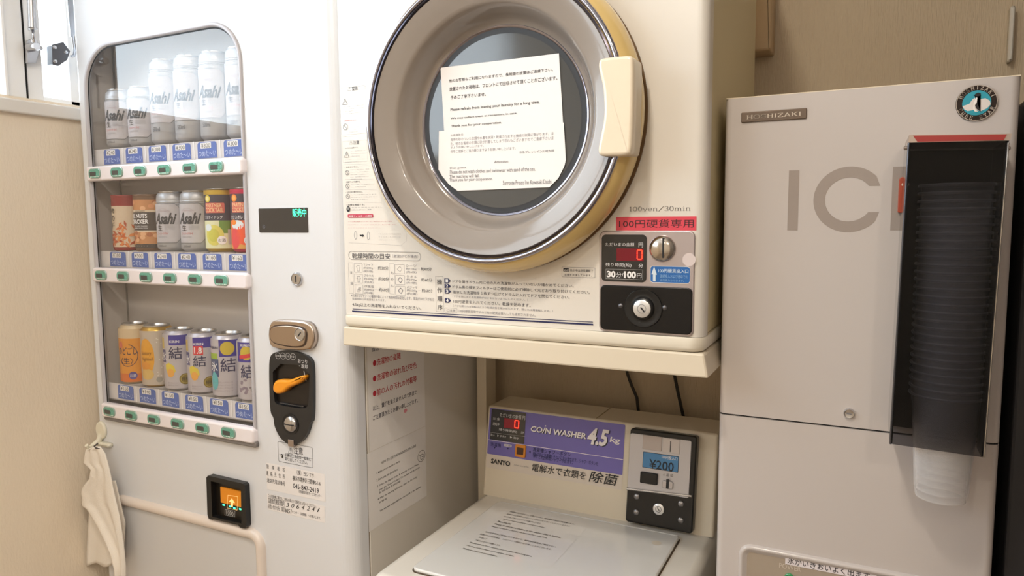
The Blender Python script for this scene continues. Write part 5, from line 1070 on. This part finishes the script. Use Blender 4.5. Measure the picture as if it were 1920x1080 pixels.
# =================================================================== CUP DISPENSER
CY = .934; cf = FR(CY); CUPB = (I.pick(1705, 258))
CD = thing('cup_dispenser', 'smoked black cup dispenser box hanging on the front of the ice machine', 'cup dispenser', cf.P(.083, -.275, 0))
Q = [cf.pick(*q_) for q_ in ((1668, 832), (1846, 858), (1892, 264), (1702, 268))]   # bl br tr tl
SM = glassmat('smoked_acrylic', (.50, .50, .52), k=.35, rough=.03, base=.0)
EDG = mat('dark_acrylic_edge', '#26262a', .2, coat=.6)
Qc = ccw(Q); 
def quadslab(bm, fr, P_, d0, d1): slab(bm, fr, P_, d0, d1)
b = NB(); slab(b, cf, Qc, -.003, 0); finish('front_pane', b, SM, CD)
dep = YI-CY-.0006
for s_, (i, j) in (('l', (0, 3)), ('r', (1, 2))):
    lo, hi_ = Q[i], Q[j]; sg = 1 if s_ == 'l' else -1; b = NB(); P4 = [(lo[0], lo[1]), (lo[0]+sg*.003, lo[1]), (hi_[0]+sg*.003, hi_[1]), (hi_[0], hi_[1])]; slab(b, cf, ccw(P4), -dep, -.0032); finish('side_pane', b, mat('black_acrylic', '#1b1b1e', .12, coat=.6), CD)
b = NB(); P4 = [(Q[0][0]+.0032, Q[0][1]), (Q[1][0]-.0032, Q[1][1]), (Q[2][0]-.0032, Q[2][1]-.002), (Q[3][0]+.0032, Q[3][1]-.002)]; slab(b, cf, ccw(P4), -dep, -dep+.001); finish('back_plate', b, mat('black_back', '#111113', .5), CD)
b = NB(); tube(b, [cf.P(Q[3][0]+.001, Q[3][1], .0004), cf.P(Q[0][0]+.0006, Q[0][1], .0004)], .0012, 8); tube_o = finish('steel_edge', b, mat('dark_steel_edge', '#5d5f66', .25, .8), CD, smooth=True)
b = NB(); tube(b, [cf.P(Q[2][0]-.0005, Q[2][1]-.002, -.001), cf.P(Q[1][0]-.0005, Q[1][1], -.001)], .0011, 8); finish('steel_edge', b, mat('bright_steel_edge', '#d5cfc6', .15, .9), CD, smooth=True)
# red magnet strip on the lid
ca = cf.pick(1703, 265); cb = cf.pick(1893, 251.5); b = NB(); slab(b, cf, ccw([cf.pick(*q_) for q_ in ((1705, 253), (1897, 250.5), (1894, 263.5), (1703, 267.5))]), -dep, .001, 0); LDD = finish('top_cap', b, mat('silver_cap', '#b9aaa0', .3, .6), CD)
b = NB(); slab(b, cf.off(.001), ccw([cf.off(.001).pick(*q_) for q_ in ((1712, 254.5), (1888, 252), (1882, 263), (1720, 266))]), 0, .0006); finish('red_strip', b, mat('worn_red_strip', '#9a2f2c', .4), LDD)
for x, y in ((1698.5, 276), (1896, 276)):
    q_ = cf.pick(x, y); b = NB(); sgn = -1 if x < 1800 else 1; lathe(b, cf.P(Q[3][0] if sgn < 0 else Q[2][0], q_[1], -.012), (sgn, 0, 0), [(.0022, 0), (.0022, .0025), (.0012, .0035), (0, .0035)], 12); finish('hinge_pin', b, STEEL, CD, smooth=True)
# orange-red latch tab at the side
f9 = FR(YI-.006); t0, t1 = f9.pick(1683, 399), f9.pick(1708, 331)
b = NB(); slab(b, I, rr(t0[0], t0[1], t1[0]-.004, t1[1], .002, rs=(.002, .001, .001, .006)), .0, .006, .001); TB = finish('latch_tab', b, mat('rust_red_plastic', '#a5452c', .4), CD)
q_ = f9.pick(1698, 346); b = NB(); slab(b, I.off(.006), rr(q_[0]-.0045, q_[1]-.0022, q_[0]+.004, q_[1]+.0022, .002), .0, .0015, .0005); finish('tab_pin', b, mat('pale_pin', '#c9b6a4', .4), TB)
# stack of clear cups
CUPM = glassmat('clear_cup_plastic', (.995, .995, .997), k=1.2, rough=.1, base=.07, solid=True)
RIMM = glassmat('cup_rim_plastic', (.9, .9, .92), k=1.2, rough=.3, base=.22, solid=True)
ccy = .9770; ccx = FR(ccy).pick(1766, 880)[0]
def cup(name, label):
    b = NB(); c = (ccx, ccy, CAMZ-.3380); H = .128; r0_, r1_ = .0275, .0365
    lathe(b, c, (0, 0, 1), [(0, .0015), (r0_-.002, .0012), (r0_-.0006, 0), (r0_, .002), (r0_+.0008, .010), (r0_+.0016, .011), (r1_-.0012, H-.012), (r1_-.0002, H-.010), (r1_, H-.002), (r1_+.0024, H-.0015), (r1_+.0030, H+.0003), (r1_+.0020, H+.0018), (r1_-.0006, H+.0005)], 40, mis=[0]*9+[1]*4)
    return tagset(finish(name, b, [CUPM, RIMM], None, smooth=True), label, 'cup', 'clear cups stacked in the dispenser')
N_ = 28; c0_ = cup('plastic_cup', 'clear plastic cup lowest in the stack, sticking out below the black dispenser')
for i in range(1, N_):
    r = c0_.copy(); COL.objects.link(r); r.location = c0_.location+Vector((0, 0, .0092*i)); r['label'] = 'clear plastic cup nested in the stack behind the smoked dispenser front'
# dark cabinet beside
b = NB(); box(b, .1750, .296, 1.06, 1.47, 0, CAMZ+.150); o = finish('dark_cabinet', b, mat('charcoal_cabinet', '#2f2f33', .5, noise=.05), None, .004)
tagset(o, 'charcoal dark cabinet standing in the gap right of the ice machine', 'cabinet')
